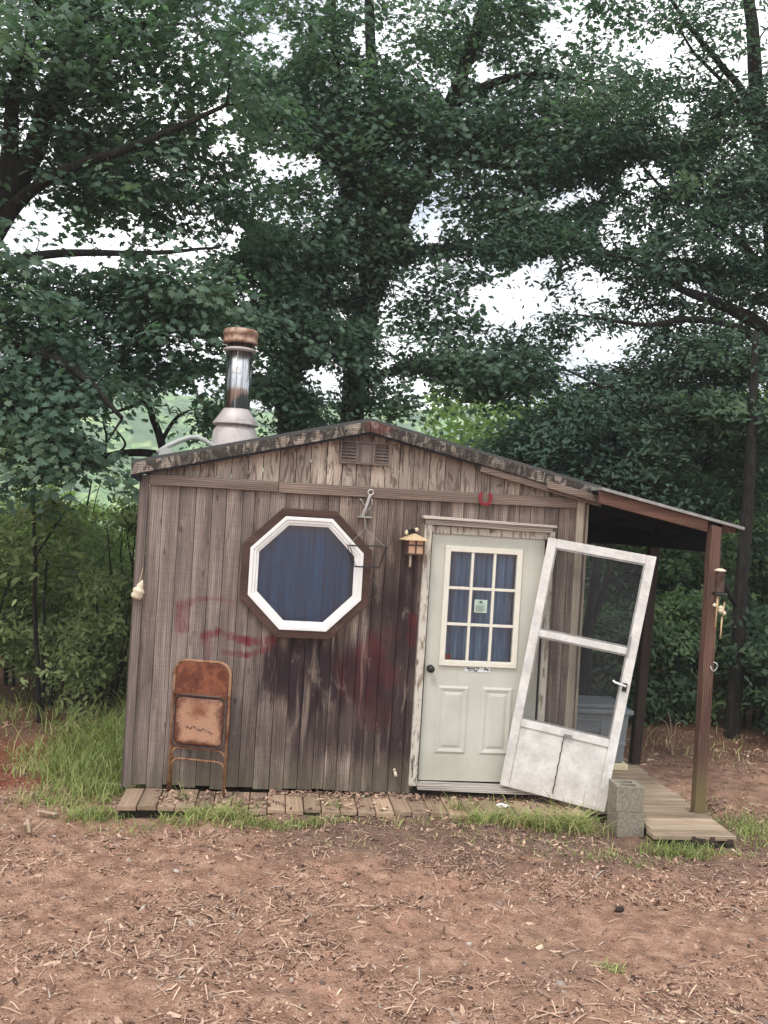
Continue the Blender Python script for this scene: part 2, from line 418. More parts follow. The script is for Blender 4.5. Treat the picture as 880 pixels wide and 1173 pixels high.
def mk_seat():
    t = NT('rusted_seat_pan')
    n = t.noise(9, None, 8, .68, .4); n2 = t.noise(50, None, 5, .65)
    U = t.xyz(t.tc.outputs['Generated'])
    dx = t.math('SUBTRACT', U[0], .5); dz = t.math('SUBTRACT', U[2], .5)
    edge = t.math('MAXIMUM', t.math('ABSOLUTE', dx), t.math('ABSOLUTE', dz))
    m = t.step(t.math('ADD', edge, t.math('MULTIPLY', t.math('SUBTRACT', n, .5), .55)), .33, .50)
    c = t.mix(n2, lin(140, 102, 80), lin(186, 144, 116))
    c = t.mix(m, c, t.ramp(n2, [(.3, lin(58, 32, 26)), (.7, lin(116, 62, 40))]))
    sx = t.math('DIVIDE', t.math('SUBTRACT', U[0], .48), .28); sz = t.math('DIVIDE', t.math('SUBTRACT', U[2], .72), .24)
    sp = t.math('ADD', t.math('SQRT', t.math('ADD', t.math('MULTIPLY', sx, sx), t.math('MULTIPLY', sz, sz))), t.math('MULTIPLY', t.math('SUBTRACT', n, .5), 2.2))
    c = t.mix(t.math('MULTIPLY', t.math('SUBTRACT', 1.0, t.step(sp, .2, 1.1)), .8), c, lin(112, 52, 30))
    # jagged rust line
    w = t.math('ADD', t.math('ADD', U[2], t.math('MULTIPLY', U[0], .16)), t.math('MULTIPLY', t.noise(1, t.mapping((9, 0, 2)), 4, .7), -.55))
    ln = t.math('SUBTRACT', 1.0, t.step(t.math('ABSOLUTE', t.math('SUBTRACT', w, .14)), .012, .03))
    c = t.mix(t.math('MULTIPLY', t.math('MULTIPLY', ln, t.step(n2, .42, .52)), t.math('SUBTRACT', 1.0, t.step(t.math('ABSOLUTE', dx), .26, .32))), c, lin(40, 22, 18))
    t.set(Base_Color=c, Roughness=.6); t.bump(n2, .15, .002); return t.mat
M['seat'] = mk_seat()
M['steel'] = m_plain('weathered_steel', (.34, .34, .33), .45, .8, .25, 18)
M['galv'] = m_plain('galvanised_steel', (.48, .48, .46), .5, .6, .25, 30)
def mk_flue():
    t = NT('polished_flue_steel')
    v = t.noise(1, t.mapping((16, 16, .4)), 3, .6)
    t.set(Base_Color=t.ramp(v, [(.42, (.10, .105, .11)), (.58, (.50, .51, .52))]), Metallic=1.0, Roughness=.2)  # dark and pale streaks put the pipe's reflections into the colour
    return t.mat
M['flue'] = mk_flue()
M['flashing'] = m_plain('chalky_flashing', lin(184, 178, 175), .55, .25, .12, 9, .4, .05, lin(130, 104, 96), .5, 6)
M['capmetal'] = mk_rust('rusty_chimney_cap', lin(176, 150, 132), lin(132, 92, 68), .4, .62, 12)[0].mat
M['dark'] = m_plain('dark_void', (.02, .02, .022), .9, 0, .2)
M['black'] = m_plain('black_metal', (.025, .025, .025), .4, .3, .2)
M['conduit'] = m_plain('grey_conduit', lin(168, 172, 168), .5, .1, .08, 16, .4, 0, lin(110, 110, 100), .4, 7)
M['concrete'] = m_plain('concrete_block', lin(134, 128, 114), .95, 0, .32, 45, .2, 1.0, lin(98, 92, 80), .4, 5)
M['red_iron'] = m_plain('red_painted_iron', lin(128, 26, 38), .5, .1, .2, 20, .5)
M['tan_wood'] = m_plain('tan_bamboo', lin(192, 168, 132), .6, 0, .15, 30, .4)
M['peach'] = m_plain('peach_panel', lin(200, 162, 134), .6, 0, .12, 24, .4)
M['bone'] = m_plain('bone_white', lin(214, 202, 176), .6, 0, .15, 60, .4, .5, lin(140, 120, 90), .5, 30)
M['grey_plastic'] = m_plain('grey_plastic', lin(122, 130, 134), .5, 0, .05, 8, .4, 0, lin(120, 116, 104), .3, 5)
M['cream_plastic'] = m_plain('cream_plastic', lin(214, 202, 168), .5, 0, .05, 8, .4)
M['paper'] = m_plain('pale_green_paper', lin(176, 196, 184), .8, 0, .04)
M['label'] = m_plain('white_label', lin(226, 228, 228), .7, 0, .04)
M['ink'] = m_plain('black_ink', (.02, .02, .022), .8, 0, .1)
M['pink'] = m_plain('red_fabric_flower', lin(206, 74, 70), .8, 0, .2, 60)
M['roofing'] = m_plain('roll_roofing', lin(78, 80, 80), .85, .1, .2, 30, .3, .3)
M['roofedge'] = m_plain('grey_roof_edge', lin(150, 150, 146), .6, .3, .2, 16, .4, 0, lin(90, 88, 80), .5, 9)
M['interior'] = m_plain('interior_board', (.12, .09, .07), .9)

# ------------------------------------------------------------------ the shed
shed = thing('wooden_shed', (0, 0, 0), 'small weathered board shed with octagonal window, gable roof and side porch', 'shed')
W_, H_, YB = 3.60, 2.50, 3.05          # width, eave height, back
def roof_z(x):                          # underside of the roof along the gable
    pk = (1.73, 2.915)
    if x <= pk[0]: return 2.455 + (pk[1]-2.455)*(x+.12)/(pk[0]+.12)
    return pk[1] + (2.49-pk[1])*(x-pk[0])/(3.67-pk[0])
OC = (1.283, 1.742)
def octa(r, c=OC):                       # r = apothem
    R = r/math.cos(PI/8); return [(c[0]+R*math.cos(PI/8+i*PI/4), c[1]+R*math.sin(PI/8+i*PI/4)) for i in range(8)]
def oct_half(x, r=.47):                  # half height of the octagonal opening at x
    d = abs(x-OC[0])
    if d >= r: return 0
    s = r*math.tan(PI/8)
    return r if d <= s else r-(d-s)
mb = MB()
x = 0.0; rw = random.Random(3)
while x < W_-.001:
    w = rw.choice([.10, .112, .12, .13, .094]); x1 = min(W_, x+w)
    if W_-x1 < .05: x1 = W_
    a, b = x+.0015, x1-.003
    mb.tone = rw.random(); d = rw.uniform(0, .005)
    y0, y1 = -.012-d, .012
    zb = rw.uniform(-.03, .0)
    top = 2.405
    cuts = sorted([a, b]+[c for c in (OC[0]-.47, OC[0]-.1947, OC[0]+.1947, OC[0]+.47, 2.27, 3.285) if a < c < b])
    for u0, u1 in zip(cuts[:-1], cuts[1:]):
        um = (u0+u1)/2
        if 2.27 < um < 3.285: mb.prism_y([(u0, 2.17), (u1, 2.17), (u1, top), (u0, top)], y0, y1)
        elif abs(um-OC[0]) < .47:
            h0, h1 = oct_half(u0), oct_half(u1)
            mb.prism_y([(u0, zb), (u1, zb), (u1, OC[1]-h1), (u0, OC[1]-h0)], y0, y1)
            mb.prism_y([(u0, OC[1]+h0), (u1, OC[1]+h1), (u1, top), (u0, top)], y0, y1)
        else: mb.prism_y([(u0, zb), (u1, zb), (u1, top), (u0, top)], y0, y1)
    x = x1
wall_front = mb.build('front_wall', M['siding'], shed)
mb = MB(); x = 0.0
while x < W_-.001:
    w = rw.choice([.118, .125, .132]); x1 = min(W_, x+w); a, b = x+.002, x1-.004
    mb.tone = rw.random(); d = rw.uniform(0, .005)
    pts = [(a, 2.41), (b, 2.41), (b, roof_z(b)+.03)]
    if a < 1.73 < b: pts.append((1.73, roof_z(1.73)+.03))
    pts.append((a, roof_z(a)+.03))
    mb.prism_y(pts, -.010-d, .012)
    x = x1
mb.build('gable', M['gable'], shed)
mb = MB()                                # other walls, boarded
for side in (0, 1):
    y = 0.02
    while y < YB:
        y1 = min(YB, y+.12); mb.tone = rw.random()
        if side: mb.box((W_-.02, y, -.02), (W_, y1-.004, roof_z(W_-.02)+.02))
        else: mb.box((0, y, -.02), (.02, y1-.004, roof_z(0)+.02))
        y = y1
x = 0.022
while x < W_-.03:
    x1 = min(W_-.022, x+.12); mb.tone = rw.random()
    mb.box((x, YB-.02, -.02), (x1-.004, YB, min(roof_z(x), roof_z(x1)))); x = x1
mb.build('side_wall', M['trim_dark'], shed)
MB().box((.03, .06, .0), (W_-.03, YB-.03, .03)).box((.03, 1.6, .03), (W_-.03, 1.62, 2.4)).build('interior', M['interior'], shed)
# frieze board, corner trim
mb = MB(); mb.tone = .45; mb.prism_y([(.0, 2.385), (1.02, 2.392), (1.02, 2.476), (.0, 2.468)], -.048, -.014)
mb.tone = .6; mb.prism_y([(1.024, 2.385), (3.512, 2.404), (3.512, 2.492), (1.024, 2.472)], -.045, -.014)
mb.build('frieze_board', M['frieze'], shed, bevel=.003)
mb = MB(); mb.tone = .8; mb.prism_y([(-.058, -.02), (-.002, -.02), (-.002, 2.462), (-.062, 2.455)], -.05, -.012); mb.tone = .2
mb.box((-.075, -.046, -.02), (-.052, .1, 2.44)); mb.build('corner_trim', M['trim_dark'], shed, bevel=.003)
mb = MB(); mb.tone = .55; mb.prism_y([(3.514, .0), (3.575, .0), (3.575, 2.47), (3.514, 2.50)], -.047, -.012); mb.tone = .3
mb.box((3.602, -.02, 0), (3.622, .06, 2.45)); mb.build('corner_trim', M['trim'], shed, bevel=.003)
# roof: two slabs with an overhang, rake boards with peeling paint, drip edge
def rz(x): return roof_z(x)+.10
xl, xr, pk = -.14, 3.69, 1.73
YF = -.105
def slab(mb, x0, x1, lo, hi, y0, y1, f=roof_z):
    mb.prism_y([(x0, f(x0)+lo), (x1, f(x1)+lo), (x1, f(x1)+hi), (x0, f(x0)+hi)], y0, y1)
mb = MB(); slab(mb, xl, pk, .092, .118, YF+.004, YB+.15); slab(mb, pk, xr, .092, .118, YF+.004, YB+.15)
roof = mb.build('roof', M['roofing'], shed)
mb = MB(); mb.tone = .3; slab(mb, xl+.02, pk-.01, .03, .088, YF+.03, YB+.12); slab(mb, pk+.01, xr-.02, .03, .088, YF+.03, YB+.12)
mb.build('roof_deck', M['under'], roof)
mb = MB()
cuts = [xl, .42, 1.06, pk]
for i in range(3): mb.tone = (.6, .35, .7)[i]; slab(mb, cuts[i]+.002, cuts[i+1]-.002, .004, .092, YF, YF+.026)
cuts = [pk, 2.36, 3.02, xr]
for i in range(3): mb.tone = (.5, .15, .3)[i]; slab(mb, cuts[i]+.002, cuts[i+1]-.002, .004, .094, YF, YF+.026)
mb.build('rake_board', M['rake'], roof, bevel=.003)
mb = MB(); mb.tone = .35; slab(mb, 2.66, xr+.01, -.055, -.002, YF+.012, YF+.036); mb.tone = .5; slab(mb, 3.22, xr+.012, -.03, .03, YF-.022, YF-.002); mb.build('rake_board', M['frieze'], roof, bevel=.003)
mb = MB(); mb.tone = .1; slab(mb, xl, pk, -.014, .004, YF+.004, YF+.02); slab(mb, pk, 2.66, -.014, .004, YF+.004, YF+.02); mb.build('drip_edge', M['under'], roof)
# rafter tail / return at the left eave
mb = MB(); mb.tone = .1; mb.prism_y([(-.135, 2.43), (-.06, 2.40), (-.06, 2.46), (-.135, 2.455)], YF+.01, .02); mb.build('eave_return', M['under'], roof)
# gable louvre
ven = MB(); ven.tone = .6
V = dict(x0=1.50, x1=1.915, z0=2.655, z1=2.845)
ven.ring([(V['x0'], V['z0']), (V['x1'], V['z0']), (V['x1'], V['z1']), (V['x0'], V['z1'])],
         [(V['x0']+.018, V['z0']+.018), (V['x1']-.018, V['z0']+.018), (V['x1']-.018, V['z1']-.018), (V['x0']+.018, V['z1']-.018)], -.045, -.016)
ven.box((1.63, -.040, V['z0']+.018), (1.655, -.016, V['z1']-.018)); ven.box((1.765, -.040, V['z0']+.018), (1.79, -.016, V['z1']-.018))
vent = ven.build('gable_vent', M['brown_frame'] if False else M['trim_dark'], shed, bevel=.002)
lv = MB(); lv.tone = .7
for k in range(6):
    z = V['z0']+.024+k*.026
    lv.hexa([(1.52, -.022, z+.018), (1.63, -.022, z+.018), (1.63, -.018, z+.02), (1.52, -.018, z+.02), (1.52, -.040, z), (1.63, -.040, z), (1.63, -.037, z-.002+.004), (1.52, -.037, z+.002)])
    lv.hexa([(1.79, -.022, z+.018), (1.897, -.022, z+.018), (1.897, -.018, z+.02), (1.79, -.018, z+.02), (1.79, -.040, z), (1.897, -.040, z), (1.897, -.037, z+.002), (1.79, -.037, z+.002)])
lv.tone = .5; lv.box((1.656, -.030, V['z0']+.019), (1.764, -.017, V['z1']-.019))
lv.build('louvre', M['trim_dark'], vent)
# octagonal window
fb = MB(); fb.tone = .5; fb.ring(octa(.522), octa(.455), -.075, -.014)
win = fb.build('window', M['brown_frame'], shed, bevel=.004)
fb = MB(); fb.ring(octa(.456), octa(.428), -.088, -.02); fb.ring(octa(.428), octa(.405), -.078, -.02); fb.ring(octa(.405), octa(.385), -.066, -.02)
fb.build('frame', M['vinyl'], win, bevel=.003)
gp = octa(.3845); MB().prism_y(gp, -.047, -.043).build('pane', M['glass'], win)
# chimney through the left roof slope
CHX, CHY = .600, .90
chim = MB().lathe((CHX, CHY, 0), [(.118, 2.98), (.118, 3.70)], 36).build('chimney', M['flue'], shed, smooth=False)
for p in chim.data.polygons: p.use_smooth = len(p.vertices) == 4
b = MB().lathe((CHX, CHY, 0), [(.24, 2.62), (.215, 2.80), (.195, 2.93), (.15, 3.005), (.12, 3.01)], 36).build('flashing', M['flashing'], chim, smooth=True)
b = MB().lathe((CHX, CHY, 0), [(.205, 2.985), (.208, 2.995), (.135, 3.10), (.121, 3.125), (.119, 3.13)], 36).build('storm_collar', M['flashing'], chim, smooth=True)
b = MB().lathe((CHX, CHY, 0), [(.121, 3.645), (.150, 3.655), (.152, 3.668), (.13, 3.68)], 36).build('rim', M['flashing'], chim, smooth=True)
b = MB().lathe((CHX, CHY, 0), [(.105, 3.68), (.105, 3.73)], 24).build('baffle', M['dark'], chim)
b = MB().lathe((CHX, CHY, 0), [(.15, 3.722), (.157, 3.728), (.157, 3.745), (.151, 3.75), (.151, 3.79), (.157, 3.795), (.157, 3.825), (.145, 3.845), (.10, 3.855), (.01, 3.858)], 36).build('cap', M['capmetal'], chim, smooth=True)
mb = MB(); mb.tube([(CHX-.012, CHY-.1195, 3.13), (CHX-.012, CHY-.1195, 3.64)], .004, 6); mb.build('seam', M['steel'], chim)
vs = []; 
for i in range(7):
    a = -PI/2-.32+i*.09-.08
    vs.append((CHX+.1205*math.cos(a), CHY+.1205*math.sin(a)))
mb = MB()
for (x0, y0), (x1, y1) in zip(vs[:-1], vs[1:]): mb.add([(x0, y0, 3.445-(x0-CHX)*.15), (x1, y1, 3.445-(x1-CHX)*.15), (x1, y1, 3.50-(x1-CHX)*.15), (x0, y0, 3.50-(x0-CHX)*.15)], [(0, 1, 2, 3)])
mb.build('sticker', M['label'], chim)
# grey conduit elbow lying on the left slope
pts = [(.02, .18, 2.655), (.10, .18, 2.715), (.19, .19, 2.765), (.27, .20, 2.800), (.33, .21, 2.806), (.39, .22, 2.785), (.47, .24, 2.735), (.52, .25, 2.70)]
cd = MB().tube(pts, .021, 10).build('conduit', M['conduit'], shed, smooth=True)
MB().prism_y([(.03, 2.625), (.16, 2.65), (.135, 2.69), (.075, 2.70), (.04, 2.675)], .15, .21).build('bracket', M['conduit'], cd)
# door set: jambs, header, slab, panels, lites, knob, threshold
mb = MB(); mb.tone = .55; mb.prism_y([(2.222, .055), (2.288, .055), (2.292, 2.20), (2.232, 2.20)], -.07, -.02)
mb.tone = .4; mb.prism_y([(3.278, .0), (3.33, .0), (3.33, 2.20), (3.274, 2.20)], -.062, -.02); 
jamb = mb.build('door_frame', M['jamb'], shed, bevel=.004)
mb = MB(); mb.tone = .55; mb.prism_y([(2.235, 2.200), (3.30, 2.188), (3.30, 2.232), (2.235, 2.245)], -.085, -.02); mb.tone = .75
mb.prism_y([(2.205, 2.246), (3.325, 2.232), (3.325, 2.250), (2.205, 2.272)], -.13, -.02)
mb.build('header', M['header'], jamb, bevel=.004)
MB().box((2.290, -.03, 2.13), (3.276, .02, 2.19)).build('head_jamb', M['jamb'], jamb)
mb = MB(); mb.hexa([(2.29, -.105, .035), (3.30, -.105, .015), (3.30, -.0, .015), (2.29, -.0, .035), (2.285, -.10, .078), (3.30, -.10, .058), (3.30, 0, .07), (2.285, 0, .085)])
mb.build('threshold', M['header'], jamb, bevel=.004)
MB().box((2.24, -.03, -.10), (3.45, .03, .02)).build('sill_board', M['rot'], jamb)
DY = -.012
dx0, dx1, dz0, dz1 = 2.306, 3.262, .092, 2.128
mb = MB()
holes = [(2.424, 1.048, 3.07, 2.030)]
# slab around the lite opening
ox0, oz0, ox1, oz1 = 2.462, 1.086, 3.032, 1.992
for bx in (((dx0, dz0), (dx1, oz0)), ((dx0, oz1), (dx1, dz1)), ((dx0, oz0), (ox0, oz1)), ((ox1, oz0), (dx1, oz1))):
    mb.box((bx[0][0], DY, bx[0][1]), (bx[1][0], DY+.044, bx[1][1]))
door = mb.build('door', M['door'], shed)
def rect(x0, z0, x1, z1): return [(x0, z0), (x1, z0), (x1, z1), (x0, z1)]
for (x0, x1) in ((2.424, 2.688), (2.798, 3.062)):
    z0, z1 = .315, .878; mb = MB()
    a, b_, c_, d_ = rect(x0, z0, x1, z1), rect(x0+.02, z0+.02, x1-.02, z1-.02), rect(x0+.05, z0+.05, x1-.05, z1-.05), rect(x0+.075, z0+.075, x1-.075, z1-.075)
    ys = (DY-.0015, DY-.011, DY-.0015, DY-.009)
    vs = [(x, y, z) for P_, y in zip((a, b_, c_, d_), ys) for x, z in P_]
    fs = []
    for k in range(3):
        for i in range(4): fs.append((k*4+i, k*4+(i+1) % 4, k*4+4+(i+1) % 4, k*4+4+i))
    fs.append((12, 13, 14, 15)); mb.add(vs, fs); mb.build('panel', M['door'], door)
mb = MB(); mb.ring(rect(2.420, 1.044, 3.074, 2.034), rect(2.466, 1.090, 3.028, 1.988), DY-.022, DY+.04)
lite = mb.build('window', M['cream'], door, bevel=.004)
mb = MB(); gw = (3.028-2.466)/3; gh = (1.988-1.090)/3
for k in (1, 2):
    mb.box((2.466+gw*k-.011, DY-.017, 1.091), (2.466+gw*k+.011, DY+.02, 1.987))
    for j in range(3):
        mb.box((2.466+gw*j+(.0115 if j else .001), DY-.015, 1.090+gh*k-.011), (2.466+gw*(j+1)-(.0115 if j < 2 else .001), DY+.02, 1.090+gh*k+.011))
mb.build('muntin', M['cream'], lite, bevel=.002)
MB().box((2.4665, DY+.005, 1.0905), (3.0275, DY+.008, 1.9875)).build('pane', M['glass'], lite)
mb = MB(); mb.M = Matrix.Translation((2.352, 0, 1.015)) @ Matrix.Rotation(PI/2, 4, 'X')
mb.lathe((0, 0, 0), [(.030, .012), (.030, .020), (.014, .024), (.012, .045), (.024, .052), (.030, .068), (.024, .082), (.008, .088)], 20)
mb.build('knob', M['black'], door, smooth=True)
# lean-to porch roof on the right with its posts
def lz(x): return 2.578 + (2.325-2.578)*(x-3.60)/(4.83-3.60)
LF, LB = -.36, 2.55
mb = MB(); mb.prism_y([(3.60, lz(3.60)-.018), (4.83, lz(4.83)-.018), (4.83, lz(4.83)+.006), (3.60, lz(3.60)+.006)], LF, LB)
porch = mb.build('porch_roof', M['roofedge'], shed)
mb = MB()
y = LF+.06
while y < LB-.05:
    mb.tone = rw.random(); mb.prism_y([(3.605, lz(3.605)-.037), (4.80, lz(4.80)-.037), (4.80, lz(4.80)-.019), (3.605, lz(3.605)-.019)], y, min(y+.14, LB-.03)); y += .143
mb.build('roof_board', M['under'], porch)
mb = MB(); mb.tone = .5; mb.prism_y([(3.60, lz(3.60)-.125), (4.53, lz(4.53)-.115), (4.53, lz(4.53)-.020), (3.60, lz(3.60)-.020)], LF+.03, LF+.068)
mb.build('front_beam', M['rafter'], porch, bevel=.003)
mb = MB(); mb.tone = .2; mb.prism_y([(4.652, lz(4.64)-.09), (4.76, lz(4.76)-.06), (4.78, lz(4.78)-.020), (4.652, lz(4.64)-.020)], LF+.03, LF+.068)
mb.build('front_beam', M['rafter'], porch, bevel=.003)
for yy in (.35, 1.0, 1.7):
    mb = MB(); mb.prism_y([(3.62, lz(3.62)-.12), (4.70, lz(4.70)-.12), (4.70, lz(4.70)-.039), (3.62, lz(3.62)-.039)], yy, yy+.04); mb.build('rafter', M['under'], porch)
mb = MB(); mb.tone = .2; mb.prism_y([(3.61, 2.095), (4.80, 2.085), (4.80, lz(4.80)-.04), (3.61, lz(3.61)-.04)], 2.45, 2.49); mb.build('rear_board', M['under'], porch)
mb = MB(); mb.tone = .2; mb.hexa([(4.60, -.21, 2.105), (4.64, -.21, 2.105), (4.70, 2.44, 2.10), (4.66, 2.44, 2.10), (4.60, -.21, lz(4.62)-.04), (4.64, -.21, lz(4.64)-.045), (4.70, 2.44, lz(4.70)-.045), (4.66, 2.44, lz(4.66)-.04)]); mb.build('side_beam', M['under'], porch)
mb = MB(); mb.tone = .5
mb.hexa([(4.556, -.33, -.03), (4.648, -.33, -.03), (4.648, -.24, -.03), (4.556, -.24, -.03), (4.545, -.36, 2.335), (4.637, -.36, 2.315), (4.637, -.27, 2.315), (4.545, -.27, 2.335)])
mb.build('post', M['post'], shed, bevel=.006)
mb = MB(); mb.tone = .3
mb.hexa([(4.60, 1.15, -.03), (4.69, 1.15, -.03), (4.69, 1.24, -.03), (4.60, 1.24, -.03), (4.68, 1.15, 2.30), (4.77, 1.15, 2.29), (4.77, 1.24, 2.29), (4.68, 1.24, 2.30)])
mb.build('post', M['dark_post'], shed, bevel=.004)
# steel ring on the post
ringp = [(4.640+.028*math.cos(a), -.345-.01*math.sin(a*2), 1.175+.036*math.sin(a)) for a in np.linspace(0, 2*PI, 17)]
MB().tube(ringp, .0055, 6).build('hanging_ring', M['galv'], shed, smooth=True)

# ------------------------------------------------------------------ curtains, door notices
def curtain(name, x0, x1, z0, z1, y, mat, label, folds=9, amp=.018):
    o = thing(name, ((x0+x1)/2, y, z0), label, 'curtain')
    n = 160; vs = []; fs = []
    rr = random.Random(x0)
    ph = [rr.uniform(0, 6) for _ in range(4)]
    for i in range(n+1):
        u = i/n; X = x0+(x1-x0)*u
        for j in range(7):
            v = j/6
            Y = y+amp*(math.sin(u*folds*2*PI+ph[0]+.5*math.sin(v*2+ph[3]))+.5*math.sin(u*folds*4.7*PI+ph[1]+v)+.4*math.sin(u*folds*1.3*PI+ph[2]))
            vs.append((X, Y, z0+(z1-z0)*v))
    for i in range(n):
        for j in range(6): fs.append((i*7+j, (i+1)*7+j, (i+1)*7+j+1, i*7+j+1))
    m = MB(); m.add(vs, fs); m.build('cloth', mat, o, smooth=True)
    b = MB().tube([(x0-.03, y+.01, z1), (x1+.03, y+.01, z1)], .008, 8).build('rod', M['steel'], o)
curtain('curtain', .84, 1.73, 1.27, 2.235, .055, M['curtain_navy'], 'navy blue curtain behind the octagonal window', 6, .016)
curtain('curtain', 2.40, 3.10, 1.03, 2.06, .085, M['curtain_slate'], 'slate blue curtain behind the nine panes of the door', 6, .020)
def text_mesh(body, size, x, z, y, name, mat, parent, align='CENTER', font_w=0):
    cu = bpy.data.curves.new('letters', 'FONT'); cu.body = body; cu.size = size; cu.align_x = align; cu.extrude = .0004; cu.offset = font_w
    to = bpy.data.objects.new('letters_tmp', cu); COL.objects.link(to)
    bpy.context.view_layer.update()
    me = bpy.data.meshes.new_from_object(to.evaluated_get(bpy.context.evaluated_depsgraph_get()))
    COL.objects.unlink(to); bpy.data.objects.remove(to)
    o0 = org_of(parent)
    me.transform(Matrix.Translation((x-o0.x, y-o0.y, z-o0.z)) @ Matrix.Rotation(PI/2, 4, 'X'))
    me.materials.clear(); me.update()
    return link_mesh(name, me, mat, parent)
nt = thing('door_notice', (2.747, DY+.003, 1.49), 'pale green paper notice taped in the middle pane of the door', 'notice')
nt_y = DY+.0005
mb = MB(); mb.box((2.692, nt_y, 1.492), (2.800, nt_y+.002, 1.600)); mb.build('paper', M['paper'], nt)
mb = MB(); mb.box((2.733, nt_y-.002, 1.577), (2.756, nt_y-.0005, 1.589)); mb.box((2.722, nt_y-.002, 1.567), (2.768, nt_y-.0005, 1.570))
for k in range(6): mb.box((2.703, nt_y-.0015, 1.548-k*.009), (2.788-(k % 3)*.012, nt_y-.0008, 1.5505-k*.009))
mb.build('printed_lines', M['ink'], nt)
sg = thing('door_sign', (2.748, DY, 1.0), 'small white dog warning sign stuck under the door window', 'sign')
mb = MB(); mb.box((2.640, DY-.004, 1.001), (2.856, DY-.001, 1.040)); mb.build('plate', M['label'], sg)
text_mesh('Beware Of', .024, 2.708, 1.0225, DY-.0055, 'lettering', M['ink'], sg, font_w=.0006)
text_mesh('The Dog', .022, 2.708, 1.0055, DY-.0055, 'lettering', M['ink'], sg, font_w=.0006)
mb = MB(); y = DY-.0055      # running dog silhouette
sx, sz = 2.803, 1.008
dog = [(0, .026), (.006, .030), (.012, .026), (.030, .020), (.038, .012), (.046, .010), (.038, .006), (.034, .000), (.030, .002), (.031, .009), (.020, .013), (.012, .012), (.006, .004), (.002, .004), (.006, .014), (.004, .021)]
mb.prism_y([(sx+a, sz+b) for a, b in reversed(dog)], y, y+.001); mb.build('dog_silhouette', M['ink'], sg)
fl = thing('cloth_flower', (2.50, .045, 1.095), 'small red cloth flower in the lower left pane of the door', 'flower')
mb = MB()
for k in range(6):
    a = k*PI/3; mb.M = Matrix.Translation((2.497+.020*math.cos(a), .035, 1.108+.012*math.sin(a))) @ Matrix.Diagonal((1, .6, .7, 1))
    mb.lathe((0, 0, -.014), [(.004, 0), (.013, .006), (.016, .014), (.013, .022), (.004, .028)], 8)
mb.build('petals', M['pink'], fl, smooth=True)

# ------------------------------------------------------------------ things on the front wall
hs = thing('horseshoe', (2.72, -.055, 2.39), 'red painted horseshoe nailed on the beam above the door', 'horseshoe')
o_, i_ = [], []
for k in range(25):
    a = math.radians(-228+k*276/24); sp = 1+.12*abs(k-12)/12
    o_.append((2.722+.058*math.cos(a)*(1 if abs(k-12) < 11 else .94), 2.447+.068*math.sin(a))); i_.append((2.722+.034*math.cos(a), 2.449+.044*math.sin(a)))
# open shape pointing up
mb = MB()
for k in range(24):
    a, b_, c_, d_ = o_[k], o_[k+1], i_[k+1], i_[k]
    mb.prism_y([a, b_, c_, d_], -.062, -.050)
mb.build('shoe', M['red_iron'], hs)
MB().tube([(2.722, -.07, 2.39), (2.722, -.045, 2.39)], .005, 6).build('nail', M['black'], hs)

ln = thing('pagoda_lantern', (2.14, -.1, 1.95), 'tan pagoda shaped lantern hanging left of the door', 'lantern')
cx, cy = 2.140, -.115
mb = MB(); mb.M = Matrix.Translation((cx, cy, 0)) @ Matrix.Rotation(PI/4+.12, 4, 'Z')
def pyr(mb, r0, z0, r1, z1): mb.add([(r0, 0, z0), (0, r0, z0), (-r0, 0, z0), (0, -r0, z0), (r1, 0, z1), (0, r1, z1), (-r1, 0, z1), (0, -r1, z1)], [(3, 2, 1, 0), (4, 5, 6, 7), (0, 1, 5, 4), (1, 2, 6, 5), (2, 3, 7, 6), (3, 0, 4, 7)])
pyr(mb, .142, 2.063, .142, 2.068); pyr(mb, .142, 2.068, .085, 2.092); pyr(mb, .085, 2.092, .012, 2.118)
mb.build('roof', M['tan_wood'], ln, bevel=.002)
mb = MB(); mb.M = Matrix.Translation((cx, cy, 0)) @ Matrix.Rotation(.12, 4, 'Z')
mb.box((-.062, -.062, 1.958), (.062, .062, 2.063))
body = mb.build('body', M['peach'], ln, bevel=.003)
mb = MB(); mb.M = Matrix.Translation((cx, cy, 0)) @ Matrix.Rotation(.12, 4, 'Z')
for sx_ in (-.066, .0, .066): mb.box((sx_-.006, -.069, 1.952), (sx_+.006, -.063, 2.062))
mb.box((-.07, -.070, 2.020), (.07, -.0635, 2.032)); mb.box((-.07, -.0705, 1.948), (.07, .066, 1.957))
mb.box((-.069, -.06, 1.958), (-.063, .06, 2.062))
mb.build('lattice', M['brown_frame'], ln)
MB().tube([(cx-.022, cy, 1.95), (cx-.023, cy, 1.845)], .009, 8).build('chime_tube', M['bone'], ln, smooth=True)
mb = MB(); mb.tube([(cx, -.02, 2.145), (cx-.01, -.07, 2.155), (cx, cy, 2.15), (cx, cy, 2.115)], .005, 6); mb.box((cx-.05, -.032, 2.12), (cx+.015, -.018, 2.15)); mb.build('bracket', M['black'], ln)
mb = MB(); mb.lathe((cx+.018, cy+.02, 2.15), [(.004, -.018), (.014, -.012), (.018, 0), (.014, .012), (.004, .018)], 12); mb.build('finial', M['bone'], ln, smooth=True); mb = MB()
mb.lathe((cx-.062, cy+.03, 2.125), [(.004, -.022), (.013, -.014), (.014, .0), (.008, .014), (.003, .022)], 12); mb.build('finial', M['bone'], ln, smooth=True)

